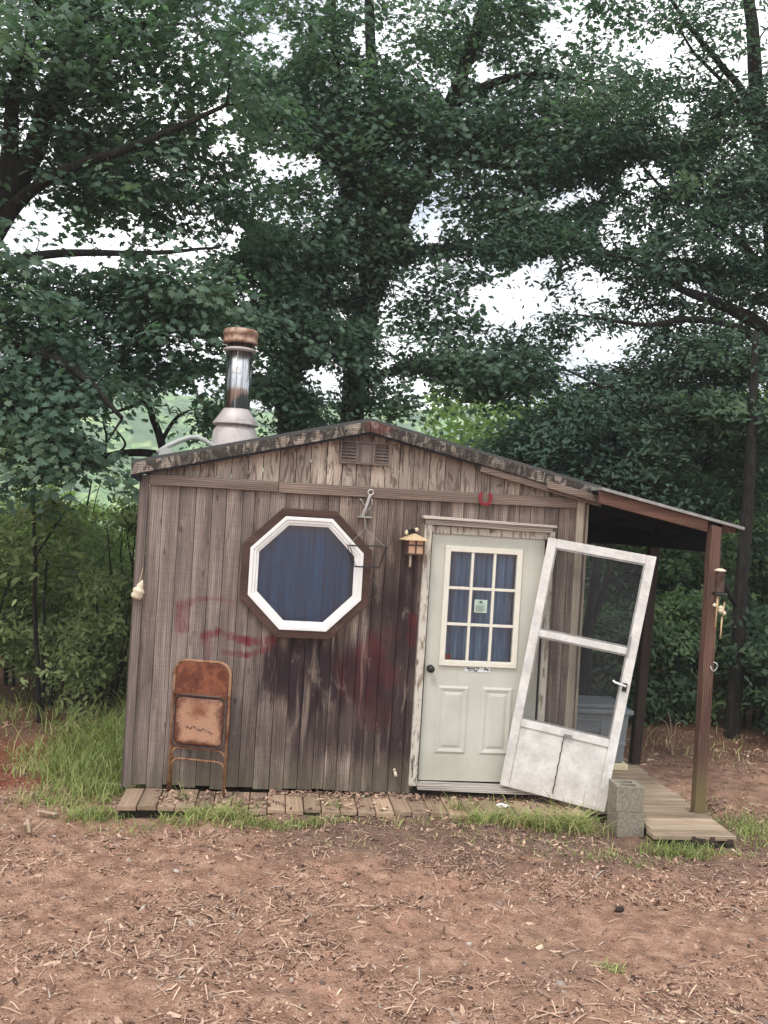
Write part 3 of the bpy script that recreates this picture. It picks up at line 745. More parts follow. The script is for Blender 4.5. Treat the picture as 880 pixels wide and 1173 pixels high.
hk = thing('wall_hook', (1.74, -.04, 2.22), 'galvanised steel bracket with a ring bolted above the window corner', 'bracket')
a0 = np.linspace(0, 2*PI, 15)
mb = MB(); mb.tube([(1.768+.022*math.cos(a), -.065, 2.432+.022*math.sin(a)) for a in a0], .007, 8); mb.build('ring', M['galv'], hk, smooth=True)
mb = MB(); mb.beam((1.764, -.065, 2.412), (1.728, -.06, 2.285), .022, .016, (0, 1, 0)); mb.beam((1.728, -.06, 2.285), (1.712, -.05, 2.235), .028, .018, (0, 1, 0)); mb.build('arm', M['galv'], hk, bevel=.002)
mb = MB(); mb.tube([(1.735, -.06, 2.31), (1.71, -.07, 2.335), (1.70, -.07, 2.362), (1.68, -.07, 2.372)], .006, 6); mb.tube([(1.725, -.06, 2.30), (1.765, -.055, 2.29), (1.785, -.055, 2.33), (1.782, -.055, 2.39)], .0045, 6); mb.build('prong', M['steel'], hk, smooth=True)
mb = MB(); mb.box((1.668, -.075, 2.222), (1.79, -.022, 2.234)); mb.build('foot_plate', M['steel'], hk, bevel=.002)
bk = thing('wire_basket', (1.76, -.12, 1.83), 'thin black wire basket hanging over the right edge of the octagonal window', 'basket')
mb = MB()
T = [(1.60, -.095, 1.995), (1.915, -.095, 2.002), (1.905, -.24, 2.002), (1.61, -.24, 1.995)]; B = [(1.662, -.10, 1.828), (1.868, -.10, 1.83), (1.86, -.21, 1.83), (1.67, -.21, 1.828)]
for R_ in (T, B): mb.tube(R_+[R_[0]], .0035, 6)
for p, q in zip(T, B): mb.tube([p, q], .003, 6)
for k in range(1, 4):
    f_ = k/4; mb.tube([tuple(np.array(B[0])*(1-f_)+np.array(B[1])*f_), tuple(np.array(B[3])*(1-f_)+np.array(B[2])*f_)], .002, 5)
mb.build('wire_frame', M['black'], bk)
mb = MB(); mb.tube([(1.73, -.075, 2.225), (1.745, -.10, 2.13), (1.90, -.12, 2.0)], .0022, 5); mb.tube([(1.73, -.075, 2.225), (1.73, -.09, 2.13), (1.61, -.12, 1.996)], .0018, 5); mb.build('hanger', M['steel'], bk)

sh = thing('hanging_shell', (-.03, -.09, 1.48), 'cream coloured shell tied with string on the left corner board', 'shell')
mb = MB(); 
mb.M = Matrix.Translation((-.028, -.085, 1.535)) @ Matrix.Rotation(.3, 4, 'Y')
mb.lathe((0, 0, 0), [(.010, -.060), (.038, -.055), (.048, -.03), (.040, -.008), (.050, .004), (.040, .022), (.022, .034), (.026, .046), (.018, .068), (.006, .092), (.002, .10)], 9)
o = mb.build('shell_body', M['bone'], sh, smooth=True)
for v in o.data.vertices:
    n_ = math.sin(v.co.x*160)*math.cos(v.co.z*120)*.006; v.co.x += n_; v.co.y += n_*.7
MB().tube([(-.022, -.085, 1.62), (-.012, -.075, 1.68), (-.008, -.052, 1.718)], .003, 6).build('string', M['tan_wood'], sh)
MB().tube([(-.008, -.075, 1.718), (-.008, -.03, 1.718)], .005, 8).build('nail', M['steel'], sh)
ou = thing('hose_bib', (2.10, -.04, .15), 'small white painted tap stub on the boards left of the door', 'tap')
MB().tube([(2.105, -.02, .158), (2.108, -.055, .152), (2.112, -.062, .128)], .013, 8).build('spout', M['bone'], ou, smooth=True)
MB().tube([(2.095, -.035, .166), (2.10, -.05, .185)], .008, 8).build('stem', M['bone'], ou, smooth=True)

# ------------------------------------------------------------------ folding chair
ch = thing('folding_chair', (.51, -.11, -.03), 'rusty folded steel chair leaning on the boards at left', 'chair')
BL, BR = Vector((.288, -.075, -.03)), Vector((.744, -.215, -.03))
mid = (BL+BR)/2; topm = Vector((.514, -.112, 1.01))
xa = (BR-BL).normalized(); za = (topm-mid); Ht = za.length; za.normalize(); ya = za.cross(xa).normalized(); xa = ya.cross(za).normalized()
CM = Matrix(((xa.x, ya.x, za.x, mid.x), (xa.y, ya.y, za.y, mid.y), (xa.z, ya.z, za.z, mid.z), (0, 0, 0, 1)))
w2 = .232
def arch(w, z0, z1, r, y=0, n=7):
    p = [(-w, y, z0)]
    for k in range(n): a = PI-k*(PI/2)/(n-1); p.append((-w+r+r*math.cos(a), y, z1-r+r*math.sin(a)))
    for k in range(n): a = PI/2-k*(PI/2)/(n-1); p.append((w-r+r*math.cos(a), y, z1-r+r*math.sin(a)))
    p.append((w, y, z0)); return p
def cmb(): m = MB(); m.M = CM; return m
mb = cmb(); pts = arch(w2, 0, Ht, .10); mb.tube(pts, .0125, 10); mb.build('frame', M['chair_tube'], ch, smooth=True)
mb = cmb(); pp = arch(w2-.014, .775, Ht-.012, .092); poly = [(x, z) for x, y, z in pp]
n = 14; 
vs = [(x, -.010, z) for x, z in poly]+[(x, -.004, z) for x, z in poly]
k = len(poly); mb.add(vs, [tuple(range(k)), tuple(reversed(range(k, 2*k)))]+[(i, i+k, (i+1) % k+k, (i+1) % k) for i in range(k)])
mb.add([(-w2, -.018, .772), (w2, -.018, .758), (w2, -.004, .758), (-w2, -.004, .772), (-w2, -.018, .79), (w2, -.018, .79), (w2, -.004, .79), (-w2, -.004, .79)], [(0,3,2,1),(4,5,6,7),(0,1,5,4),(1,2,6,5),(2,3,7,6),(3,0,4,7)])
mb.build('backrest', M['chair_back'], ch, bevel=.003)
def rrect(w, z0, z1, r, n=6):
    p = []
    for cx_, cz_, a0_ in ((w-r, z0+r, -PI/2), (w-r, z1-r, 0), (-w+r, z1-r, PI/2), (-w+r, z0+r, PI)):
        for k in range(n): a = a0_+k*(PI/2)/(n-1); p.append((cx_+r*math.cos(a), cz_+r*math.sin(a)))
    return p
mb = cmb(); R1 = rrect(.198, .385, .752, .045); k = len(R1); R2 = [(x*.95, .5685+(z-.5685)*.95) for x, z in R1]; R3 = [(x*.8, .5685+(z-.5685)*.8) for x, z in R1]
vs = [(x, -.022, z) for x, z in R1]+[(x, -.034, z) for x, z in R2]+[(x, -.030, z) for x, z in R3]+[(x, -.012, z) for x, z in R1]
fs = [(i, (i+1) % k, k+(i+1) % k, k+i) for i in range(k)]+[(k+i, k+(i+1) % k, 2*k+(i+1) % k, 2*k+i) for i in range(k)]+[tuple(range(2*k, 3*k))]+[(3*k+i, 3*k+(i+1) % k, (i+1) % k, i) for i in range(k)]+[tuple(reversed(range(3*k, 4*k)))]
mb.add(vs, fs); mb.build('seat', M['seat'], ch, smooth=True)
mb = cmb(); q = [(x, -.014, z) for x, z in rrect(.212, .368, .772, .05)]; mb.tube(q+[q[0]], .009, 8); mb.build('seat_frame', M['tube_dark'], ch, smooth=True)
for zt, yo in ((.350, .008), (.262, .010)):
    mb = cmb(); mb.tube(arch(w2-.004, zt-.105, zt, .07, yo), .0085, 8); mb.build('leg_brace', M['chair_tube'], ch, smooth=True)
for sx_ in (-1, 1):
    mb = cmb(); mb.tube([(sx_*(w2-.012), .022, .01), (sx_*(w2-.012), .024, .76)], .010, 8); mb.build('rear_leg', M['chair_tube'], ch, smooth=True)

# ------------------------------------------------------------------ leaning screen door
sdr = thing('screen_door', (3.38, -.2, -.03), 'crooked white aluminium screen door hanging open beside the entry door', 'door')
qBL, qBR, qTL, qTR = Vector((2.978, -.085, .097)), Vector((3.783, -.345, -.028)), Vector((3.262, -.10, 2.150)), Vector((4.099, -.34, 2.046))
def Q(u, v, d=0.0):
    p = (qBL*(1-u)+qBR*u)*(1-v)+(qTL*(1-u)+qTR*u)*v
    nn = (qBR-qBL).cross(qTL-qBL).normalized()
    return p+nn*d
def qbar(mb, u0, v0, u1, v1, d0, d1):
    mb.hexa([Q(u0, v0, d1), Q(u1, v0, d1), Q(u1, v0, d0), Q(u0, v0, d0), Q(u0, v1, d1), Q(u1, v1, d1), Q(u1, v1, d0), Q(u0, v1, d0)])
mb = MB()
qbar(mb, 0, 0, .085, 1, 0, .030); qbar(mb, .915, 0, 1, 1, 0, .030)
qbar(mb, .086, .965, .914, 1, .001, .029); qbar(mb, .086, 0, .914, .018, .001, .029)
qbar(mb, .086, .245, .914, .275, .001, .031); qbar(mb, .086, .608, .914, .634, .001, .031)
fr = mb.build('frame', M['alu'], sdr, bevel=.003)
mb = MB(); e = .006
for v0, v1 in ((.275, .608), (.634, .965)):
    for (a, b_, c_, d_) in ((.086, v0+.001, .100, v1-.001), (.900, v0+.001, .914, v1-.001), (.101, v0+.001, .899, v0+.007), (.101, v1-.007, .899, v1-.001)): qbar(mb, a, b_, c_, d_, .004, .020)
mb.build('screen_bead', M['steel'], fr)
mb = MB(); qbar(mb, .087, .019, .500, .244, .008, .018); qbar(mb, .505, .019, .913, .244, .008, .016); mb.build('kick_panel', M['alu'], sdr)
for v0, v1 in ((.276, .607), (.635, .964)):
    mb = MB(); mb.add([Q(.101, v0, .012), Q(.899, v0, .012), Q(.899, v1, .012), Q(.101, v1, .012)], [(0, 1, 2, 3)]); mb.build('screen', M['screen'], sdr)
mb = MB(); pts = [Q(.50+.004*math.sin(k*2.1), .25-.24*k/16, .024) for k in range(17)]; mb.tube(pts, .003, 5); 
for k in range(16): mb.beam(pts[k]+Vector((-.006, -.002, .004)), pts[k]+Vector((.005, -.002, -.004)), .005, .003)
mb.build('chain', M['tube_dark'], sdr)
mb = MB(); qbar(mb, .495, .246, .57, .258, .032, .045); mb.build('latch', M['steel'], sdr, bevel=.002)
mb = MB(); mb.tube([Q(.955, .49, .03), Q(.955, .49, .065), Q(.93, .492, .075), Q(.85, .497, .072), Q(.835, .503, .072)], .009, 8); mb.build('handle', M['vinyl'], sdr, smooth=True)
mb = MB(); qbar(mb, .93, .468, .972, .500, .031, .046); mb.build('lock_plate', M['black'], sdr, bevel=.002)
mb = MB(); qbar(mb, .905, .60, .925, .68, .032, .042); mb.build('closer_bracket', M['steel'], sdr)

# ------------------------------------------------------------------ deck, blocks, bin, wind chime
dk = thing('boardwalk_deck', (2.3, -.2, -.10), 'low weathered plank walkway along the shed front and right side', 'deck')
mb = MB(); x = -.03; rd = random.Random(5)
while x < 3.60:
    w = rd.choice([.135, .14, .145]); mb.tone = rd.random()
    sl = .0; yf = -.47+rd.uniform(-.035, .03); dz = rd.uniform(-.010, .006)
    sk = rd.uniform(-.006, .006)
    mb.hexa([(x, yf, -.068+dz), (x+w-.008, yf+sk, -.068+dz), (x+w-.008, -.03, -.068+dz), (x, -.03, -.068+dz),
             (x, yf, -.032+dz), (x+w-.008, yf+sk, -.032+dz+rd.uniform(-.006, .004)), (x+w-.008, -.03, -.032+dz), (x, -.03, -.032+dz)])
    x += w
fw = mb.build('front_planks', M['deck'], dk, bevel=.004)
mb = MB(); y = -.86
while y < 1.9:
    w = .142; mb.tone = rd.random(); xe = 4.64+rd.uniform(-.02, .02); x0 = 3.625 if y > -.42 else 4.01+rd.uniform(-.03, .02)
    if -.40 < y < -.16 or -.40 < y+w < -.16: xe = min(xe, 4.535) if y > -.42 else xe
    dz = rd.uniform(-.004, .004)-.002
    mb.box((x0, y, -.066+dz), (xe, y+w-.006, -.030+dz)); y += w
mb.build('side_planks', M['deckx'], dk, bevel=.004)
mb = MB(); mb.tone = .4; mb.box((4.02, -.84, -.16), (4.60, -.80, -.07)); mb.box((4.55, -.84, -.16), (4.615, 1.85, -.068)); mb.box((.0, -.43, -.13), (3.58, -.39, -.07)); mb.box((-.02, -.44, -.14), (.03, -.04, -.07))
mb.tone = .7
for k in range(14):
    a = 4.2+rd.uniform(0, .42); mb.box((a, -.865+rd.uniform(-.01, .01), -.15+rd.uniform(0, .03)), (a+rd.uniform(.02, .05), -.845, -.05+rd.uniform(-.02, .012)))
mb.build('joist', M['rot'], dk)
BX, BY, BZ = 3.888, -.535, -.13
def block(name, z, dx, dy, rotz, label):
    o = thing(name, (BX+dx, BY+dy, z), label, 'concrete block', 'concrete half blocks stacked by the porch')
    mb = MB(); mb.M = Matrix.Translation((BX+dx, BY+dy, z)) @ Matrix.Rotation(rotz, 4, 'Z')
    h = .191; s_ = .108
    
    # walls around two cells
    xs = (-s_, -.058, .058, s_); 
    mb.box((-s_, -s_, 0), (-.058, s_, h)); mb.box((.058, -s_, 0), (s_, s_, h))
    mb2 = [((-.058, -s_), (.058, -.076)), ((-.058, -.011), (.058, .011)), ((-.058, .076), (.058, s_))]
    for (a, b_), (c_, d_) in mb2: mb.box((a, b_, 0), (c_, d_, h))
    ob = mb.build('block_shell', M['concrete'], o)
    # weld the pieces and soften the arrises
    import bmesh
    bm = bmesh.new(); bm.from_mesh(ob.data); bmesh.ops.remove_doubles(bm, verts=bm.verts, dist=.0005)
    kill = [f for f in bm.faces if all(len(e_.link_faces) > 2 for e_ in f.edges) and abs(f.normal.z) < .5]
    bm.to_mesh(ob.data); bm.free()
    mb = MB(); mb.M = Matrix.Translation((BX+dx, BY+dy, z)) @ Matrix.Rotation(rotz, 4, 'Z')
    mb.box((-.0575, -.0755, .002), (.0575, -.0115, .15)); mb.box((-.0575, .0115, .002), (.0575, .0755, .15)); mb.build('cell_shade_fill', M['dark'], o)  # near-black fill high in both cells, standing in for their deep shade
    return o
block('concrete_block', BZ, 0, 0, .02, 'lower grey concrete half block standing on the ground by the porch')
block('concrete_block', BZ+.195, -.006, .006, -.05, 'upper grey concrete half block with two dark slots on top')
bn = thing('storage_bin', (4.2, 1.15, -.03), 'grey plastic storage bin with lid on the porch behind the screen door', 'storage bin')
mb = MB(); bx0, bx1, by0, by1 = 3.66, 4.46, .92, 1.40
mb.hexa([(bx0+.03, by0+.03, .03), (bx1-.03, by0+.03, .03), (bx1-.03, by1-.03, .03), (bx0+.03, by1-.03, .03), (bx0, by0, .50), (bx1, by0, .50), (bx1, by1, .50), (bx0, by1, .50)])
bod = mb.build('body', M['grey_plastic'], bn, bevel=.015)
mb = MB()
mb.box((bx0+.18, by0-.012, .33), (bx0+.50, by0+.03, .37)); mb.box((bx0+.18, by0-.012, .43), (bx0+.50, by0+.03, .455)); mb.box((bx0+.02, by0+.005, .20), (bx1-.02, by0+.04, .225)); mb.box((bx0+.52, by0, .05), (bx0+.55, by0+.04, .49)); mb.build('rib', M['grey_plastic'], bod, bevel=.004)
mb = MB(); mb.box((bx0-.03, by0-.035, .50), (bx1+.03, by1+.03, .545)); mb.box((bx0+.02, by0+.02, .545), (bx1-.02, by1-.02, .585)); mb.build('lid', M['grey_plastic'], bn, bevel=.012)
mb = MB(); mb.box((bx0-.01, by0-.01, -.028), (bx1+.01, by1+.01, .030)); mb.build('base', M['cream_plastic'], bn, bevel=.006)

wc = thing('wind_chime', (4.66, -.42, 1.75), 'wooden wind chime with pale tubes hanging beside the front porch post', 'wind chime')
cx, cy = 4.600, -.44
mb = MB(); mb.lathe((cx, cy, 0), [(.036, 1.790), (.038, 1.80), (.036, 1.955), (.04, 1.96)], 18); mb.build('housing', M['tube_dark'], wc, smooth=True)
mb = MB(); mb.lathe((cx, cy, 0), [(.046, 1.962), (.048, 1.97), (.02, 1.984)], 18); mb.build('top_disc', M['bone'], wc)
mb = MB(); mb.lathe((cx+.004, cy, 0), [(.058, 1.768), (.062, 1.776), (.058, 1.79)], 18); mb.build('base_disc', M['black'], wc)
mb = MB(); mb.tube([(cx, cy, 1.98), (cx, cy+.02, 2.31)], .002, 4); mb.build('hanging_cord', M['black'], wc)
mb = MB()
for dx, dy in ((-.03, 0), (0, .02), (.03, -.02), (.01, -.03), (-.045, -.02)): mb.tube([(cx+dx, cy+dy, 1.77), (cx+dx, cy+dy, 1.66)], .0015, 4)
mb.build('cord', M['black'], wc)
for dx, dy, z0, z1, r in ((-.024, -.02, 1.51, 1.765, .007), (.028, -.01, 1.42, 1.60, .007), (.006, .02, 1.64, 1.76, .007), (.036, -.02, 1.60, 1.72, .006)):
    mb = MB(); mb.tube([(cx+dx, cy+dy, z0), (cx+dx+.004, cy+dy, z1)], r, 8); mb.build('tube', M['tan_wood'], wc, smooth=True)
mb = MB()
for dx, dz, r in ((-.044, 1.688, .017), (.012, 1.648, .024), (.010, 1.668, .022), (.040, 1.628, .018)):
    mb.lathe((cx+dx, cy-.025, dz), [(.002, -r), (r*.75, -r*.6), (r, 0), (r*.75, r*.6), (.002, r)], 10)
mb.build('bead', M['bone'], wc, smooth=True)

# ------------------------------------------------------------------ terrain
def ground_h(x, y, fine=True):
    x = np.asarray(x, float); y = np.asarray(y, float)
    h = -.128 + (fbm(x*.45, y*.45, 0, 3, 3)-.5)*.09
    near = np.clip(1-np.abs(y+.5)/1.3, 0, 1)*((x > -.6) & (x < 5.2))
    h = h*(1-near*.7)+(-.135)*near*.7
    up = np.clip((-.42-y)/.09, 0, 1)*np.clip((y+1.5)/.9, 0, 1)*np.clip((x-.15)/.5, 0, 1)*np.clip((3.75-x)/.3, 0, 1)
    h = h+up*.068
    # faint wheel ruts crossing the yard
    for c, w in ((-2.05, .22), (-3.75, .25)):
        d = (y-c-.10*np.sin(x*.7)-.05*x)/w
        h = h-.022*np.exp(-d*d)
    if fine:
        m = np.clip((7.5-np.abs(x-2))/2, 0, 1)*np.clip((6-np.abs(y+1.5))/2, 0, 1)
        h = h+m*((fbm(x*4, y*4, 0, 5, 3)-.5)*.05+(fbm(x*15, y*15, 0, 9, 2)-.5)*.034)
    h = h-np.clip(y-7, 0, 83)*.34*np.clip((y-7)/14, 0, 1)
    h = h+np.clip(-x-3, 0, 3)*.04
    return h
def spaced(fine0, fine1, step, far):
    a = list(np.arange(fine0, fine1+1e-6, step)); s = step; v = fine1; r = []
    while v < far[1]: s *= 1.13; v += s; r.append(v)
    s = step; v = fine0; l = []
    while v > far[0]: s *= 1.13; v -= s; l.append(v)
    return np.array(l[::-1]+a+r)
gx, gy = spaced(-2.2, 7.0, .034, (-560, 560)), spaced(-5.2, .3, .034, (-300, 520))
GX, GY = np.meshgrid(gx, gy, indexing='ij'); GZ = ground_h(GX, GY)
def grid_mesh(name, X, Y, Z, mat, label=None, smooth=True):
    nx, ny = X.shape; me = bpy.data.meshes.new(name)
    idx = np.arange(nx*ny).reshape(nx, ny)
    q = np.stack([idx[:-1, :-1], idx[1:, :-1], idx[1:, 1:], idx[:-1, 1:]], -1).reshape(-1, 4)
    me.vertices.add(nx*ny); me.vertices.foreach_set('co', np.stack([X, Y, Z], -1).astype(np.float32).ravel())
    me.loops.add(q.size); me.loops.foreach_set('vertex_index', q.ravel().astype(np.int32))
    me.polygons.add(len(q)); me.polygons.foreach_set('loop_start', np.arange(0, q.size, 4, dtype=np.int32))
    me.update(calc_edges=True); me.validate()
    return link_mesh(name, me, mat, None, smooth)
def mk_ground():
    t = NT('red_clay_yard')
    X = t.xyz()
    n1 = t.noise(.9, None, 8, .62, .4); n2 = t.noise(7, None, 8, .68); n3 = t.noise(55, None, 6, .7); n4 = t.noise(2.4, None, 6, .6, .6)
    c = t.ramp(n2, [(.28, lin(112, 84, 70)), (.5, lin(168, 132, 111)), (.72, lin(206, 171, 147))])
    c = t.mix(t.math('MULTIPLY', t.step(n1, .52, .68), .45), c, t.mix(n3, lin(100, 82, 74), lin(158, 134, 118)))
    c = t.mix(t.math('MULTIPLY', t.step(n4, .54, .70), .55), c, lin(206, 160, 136))
    # bare red clay bank at the far left
    dx = t.math('DIVIDE', t.math('SUBTRACT', X[0], -1.75), 1.15); dy = t.math('DIVIDE', t.math('SUBTRACT', X[1], .85), 1.0)
    d = t.math('ADD', t.math('SQRT', t.math('ADD', t.math('MULTIPLY', dx, dx), t.math('MULTIPLY', dy, dy))), t.math('MULTIPLY', t.math('SUBTRACT', n4, .5), 1.2))
    c = t.mix(t.math('MULTIPLY', t.math('SUBTRACT', 1.0, t.step(d, .7, 1.1)), .85), c, t.mix(n2, lin(112, 56, 42), lin(158, 92, 68)))
    # dark damp soil along the deck
    dd = t.math('ADD', t.math('ABSOLUTE', t.math('SUBTRACT', X[1], -.75)), t.math('MULTIPLY', t.math('SUBTRACT', n4, .5), 1.4))
    band = t.math('MULTIPLY', t.math('SUBTRACT', 1.0, t.step(dd, .3, .85)), t.step(X[0], .4, 1.6))
    c = t.mix(t.math('MULTIPLY', band, .6), c, t.mix(n3, lin(62, 50, 48), lin(118, 100, 92)))
    # forest floor behind
    ff = t.step(t.math('ADD', X[1], t.math('MULTIPLY', n4, .8)), 1.6, 2.6)
    c = t.mix(t.math('MULTIPLY', ff, .85), c, t.mix(n2, lin(70, 48, 38), lin(124, 90, 74)))
    c = t.mix(t.math('MULTIPLY', t.step(n3, .56, .7), .28), c, lin(70, 52, 46))
    c = t.mix(t.math('MULTIPLY', t.step(t.noise(120, None, 4, .6), .6, .7), .3), c, lin(196, 172, 152))
    t.set(Base_Color=c, Roughness=.96); t.bsdf.inputs['Specular IOR Level'].default_value = .15
    t.bump(t.math('ADD', t.math('MULTIPLY', n2, .6), t.math('ADD', t.math('MULTIPLY', n3, .6), t.math('MULTIPLY', t.voronoi(70), .5))), 1.0, .035)
    return t.mat
g = grid_mesh('ground', GX, GY, GZ, mk_ground()); tag(g, kind='structure')

# far valley side seen through the trees
hx, hy = np.arange(-420, 520, 3.4), np.arange(120, 440, 3.4)
HX, HY = np.meshgrid(hx, hy, indexing='ij')
prof = np.clip((HY-120)/225, 0, 1); prof = prof*prof*(3-2*prof)
ridge = 40+14*(fbm(HX/150, HY/900, 0, 21, 3)-.5)*2-np.clip(HX-120, 0, 400)*.05
HZ = -31+prof*(ridge+31)-np.clip(HY-345, 0, 200)*.25+fbm(HX/26, HY/26, 0, 4, 3)*10-5+vnoise(HX/5.5, HY/5.5, 0, 8)*4.5+vnoise(HX/3.6, HY/3.6, 0, 12)*2.5
def mk_hill():
    t = NT('far_woodland')
    n = t.noise(.045, None, 6, .65); n2 = t.noise(.22, None, 5, .7); v = t.voronoi(.14)
    c = t.ramp(t.math('ADD', t.math('MULTIPLY', n, .5), t.math('MULTIPLY', n2, .5)), [(.40, (.12, .24, .09)), (.5, (.26, .42, .15)), (.60, (.46, .58, .24))])
    c = t.mix(t.math('MULTIPLY', t.step(v, .34, .66), .8), c, (.05, .12, .05))  # shade between the tree crowns, put in as dark green
    t.set(Base_Color=c, Roughness=.95); t.bump(t.math('SUBTRACT', n2, v), 1.0, 4.0); t.bsdf.inputs['Specular IOR Level'].default_value = .1
    return t.mat
tag(grid_mesh('hills', HX, HY, HZ, mk_hill()), kind='structure')

# ------------------------------------------------------------------ leaves, litter and grass as batches
def batch(name, C_, N_, S_, tmpl, tris, mat, parent=None, tone=None, T_=None, stretch=None):
    """place a small template at every centre C_, facing N_, sized S_"""
    n = len(C_); tmpl = np.asarray(tmpl, float); tris = np.asarray(tris)
    N_ = N_/np.linalg.norm(N_, axis=1, keepdims=True)
    if T_ is None: T_ = RNG.normal(size=(n, 3))
    T_ = T_-N_*np.sum(T_*N_, 1, keepdims=True); T_ /= np.linalg.norm(T_, axis=1, keepdims=True)+1e-9
    B_ = np.cross(N_, T_)
    st = np.ones(n) if stretch is None else stretch
    o0 = org_of(parent)
    V = C_[:, None, :]-np.array(o0)+S_[:, None, None]*(tmpl[None, :, 0:1]*T_[:, None, :]*st[:, None, None]+tmpl[None, :, 1:2]*B_[:, None, :]+tmpl[None, :, 2:3]*N_[:, None, :])
    k = len(tmpl); F = (tris[None]+(np.arange(n)*k)[:, None, None]).reshape(-1, tris.shape[1])
    me = bpy.data.meshes.new(name)
    me.vertices.add(n*k); me.vertices.foreach_set('co', V.astype(np.float32).ravel())
    me.loops.add(F.size); me.loops.foreach_set('vertex_index', F.astype(np.int32).ravel())
    me.polygons.add(len(F)); me.polygons.foreach_set('loop_start', np.arange(0, F.size, tris.shape[1], dtype=np.int32))
    me.update(calc_edges=True)
    if tone is None: tone = RNG.random(n)
    a = me.attributes.new('tone', 'FLOAT', 'FACE'); a.data.foreach_set('value', np.repeat(tone, len(tris)).astype(np.float32))
    return link_mesh(name, me, mat, parent)
def star_leaf():
    pts = [(0, 0, .02)]
    rr = [(-.30, 0), (-.26, .20), (-.12, .44), (.02, .24), (.30, .42), (.26, .15), (.62, 0), (.26, -.15), (.30, -.42), (.02, -.24), (-.12, -.44), (-.26, -.20)]
    for x, y in rr: pts.append((x, y, -.22*(x*x+y*y)))
    n = len(rr); return pts, [(0, 1+i, 1+(i+1) % n, 1+(i+1) % n) for i in range(n)]
def tri_only(t): return [(a, b, c) for a, b, c, _ in t]
STAR, STAR_F = star_leaf(); STAR_F = tri_only(STAR_F)
OVAL = [(-.5, 0, -.04), (-.18, .20, .03), (.22, .19, .02), (.6, 0, -.10), (.22, -.19, .02), (-.18, -.20, .03), (0, 0, -.02)]
OVAL_F = [(6, 0, 5), (6, 5, 4), (6, 4, 3), (6, 3, 2), (6, 2, 1), (6, 1, 0)]
FARL = [(-.5, 0, 0), (.0, .3, .03), (.5, 0, -.08), (.0, -.3, .03)]; FARL_F = [(0, 3, 2), (0, 2, 1)]
def mk_leaf(name, stops, trans=.45, gloss=.18):
    t = NT(name)
    tn = t.tone(); n = t.noise(.8, None, 4, .6)
    v = t.math('ADD', t.math('MULTIPLY', tn, .6), t.math('MULTIPLY', t.math('ADD', n, t.math('MULTIPLY', t.math('SUBTRACT', n, .5), .9)), .42))
    c = t.ramp(v, stops)
    t.set(Base_Color=c, Roughness=.55); t.bsdf.inputs['Specular IOR Level'].default_value = gloss
    tl = t.n.new('ShaderNodeBsdfTranslucent'); t.put(tl.inputs[0], t.mix(1.0, c, (1.1, 1.4, .80), 'MULTIPLY'))
    mx = t.n.new('ShaderNodeMixShader'); mx.inputs[0].default_value = trans
    t.l.new(t.bsdf.outputs[0], mx.inputs[1]); t.l.new(tl.outputs[0], mx.inputs[2]); t.l.new(mx.outputs[0], t.out.inputs[0])
    return t.mat
M['leaf_maple'] = mk_leaf('maple_leaves', [(.12, (.055, .103, .082)), (.5, (.108, .178, .130)), (.9, (.23, .305, .195))])
M['leaf_oak'] = mk_leaf('oak_leaves', [(.12, (.036, .075, .062)), (.5, (.074, .130, .100)), (.9, (.165, .23, .15))])
M['leaf_bush'] = mk_leaf('bush_leaves', [(.15, (.13, .17, .08)), (.5, (.25, .31, .13)), (.9, (.42, .46, .24))], .4)
M['leaf_under'] = mk_leaf('understory_leaves', [(.15, (.032, .062, .044)), (.5, (.062, .108, .066)), (.9, (.17, .24, .11))], .4)  # darker greens carry the shade under the canopy in their colour
M['leaf_far'] = mk_leaf('far_leaves', [(.15, (.12, .18, .07)), (.5, (.20, .28, .10)), (.9, (.32, .40, .16))], .45)  # paler greens carry the sunlight on leaves beyond in their colour
M['leaf_mid'] = mk_leaf('mid_green_leaves', [(.15, (.06, .105, .06)), (.5, (.12, .19, .09)), (.9, (.26, .35, .15))], .5)
M['leaf_ivy'] = mk_leaf('ivy_leaves', [(.15, (.030, .062, .050)), (.5, (.050, .092, .068)), (.9, (.075, .13, .080))], .2, .5)
def mk_bark():
    t = NT('dark_bark'); n = t.noise(1, t.mapping((26, 26, 5)), 7, .7, .6)
    t.set(Base_Color=t.ramp(n, [(.3, lin(22, 21, 20)), (.55, lin(44, 42, 39)), (.8, lin(76, 74, 66))]), Roughness=.95)
    t.bsdf.inputs['Specular IOR Level'].default_value = .15; t.bump(n, .8, .03); return t.mat
M['bark'] = mk_bark()

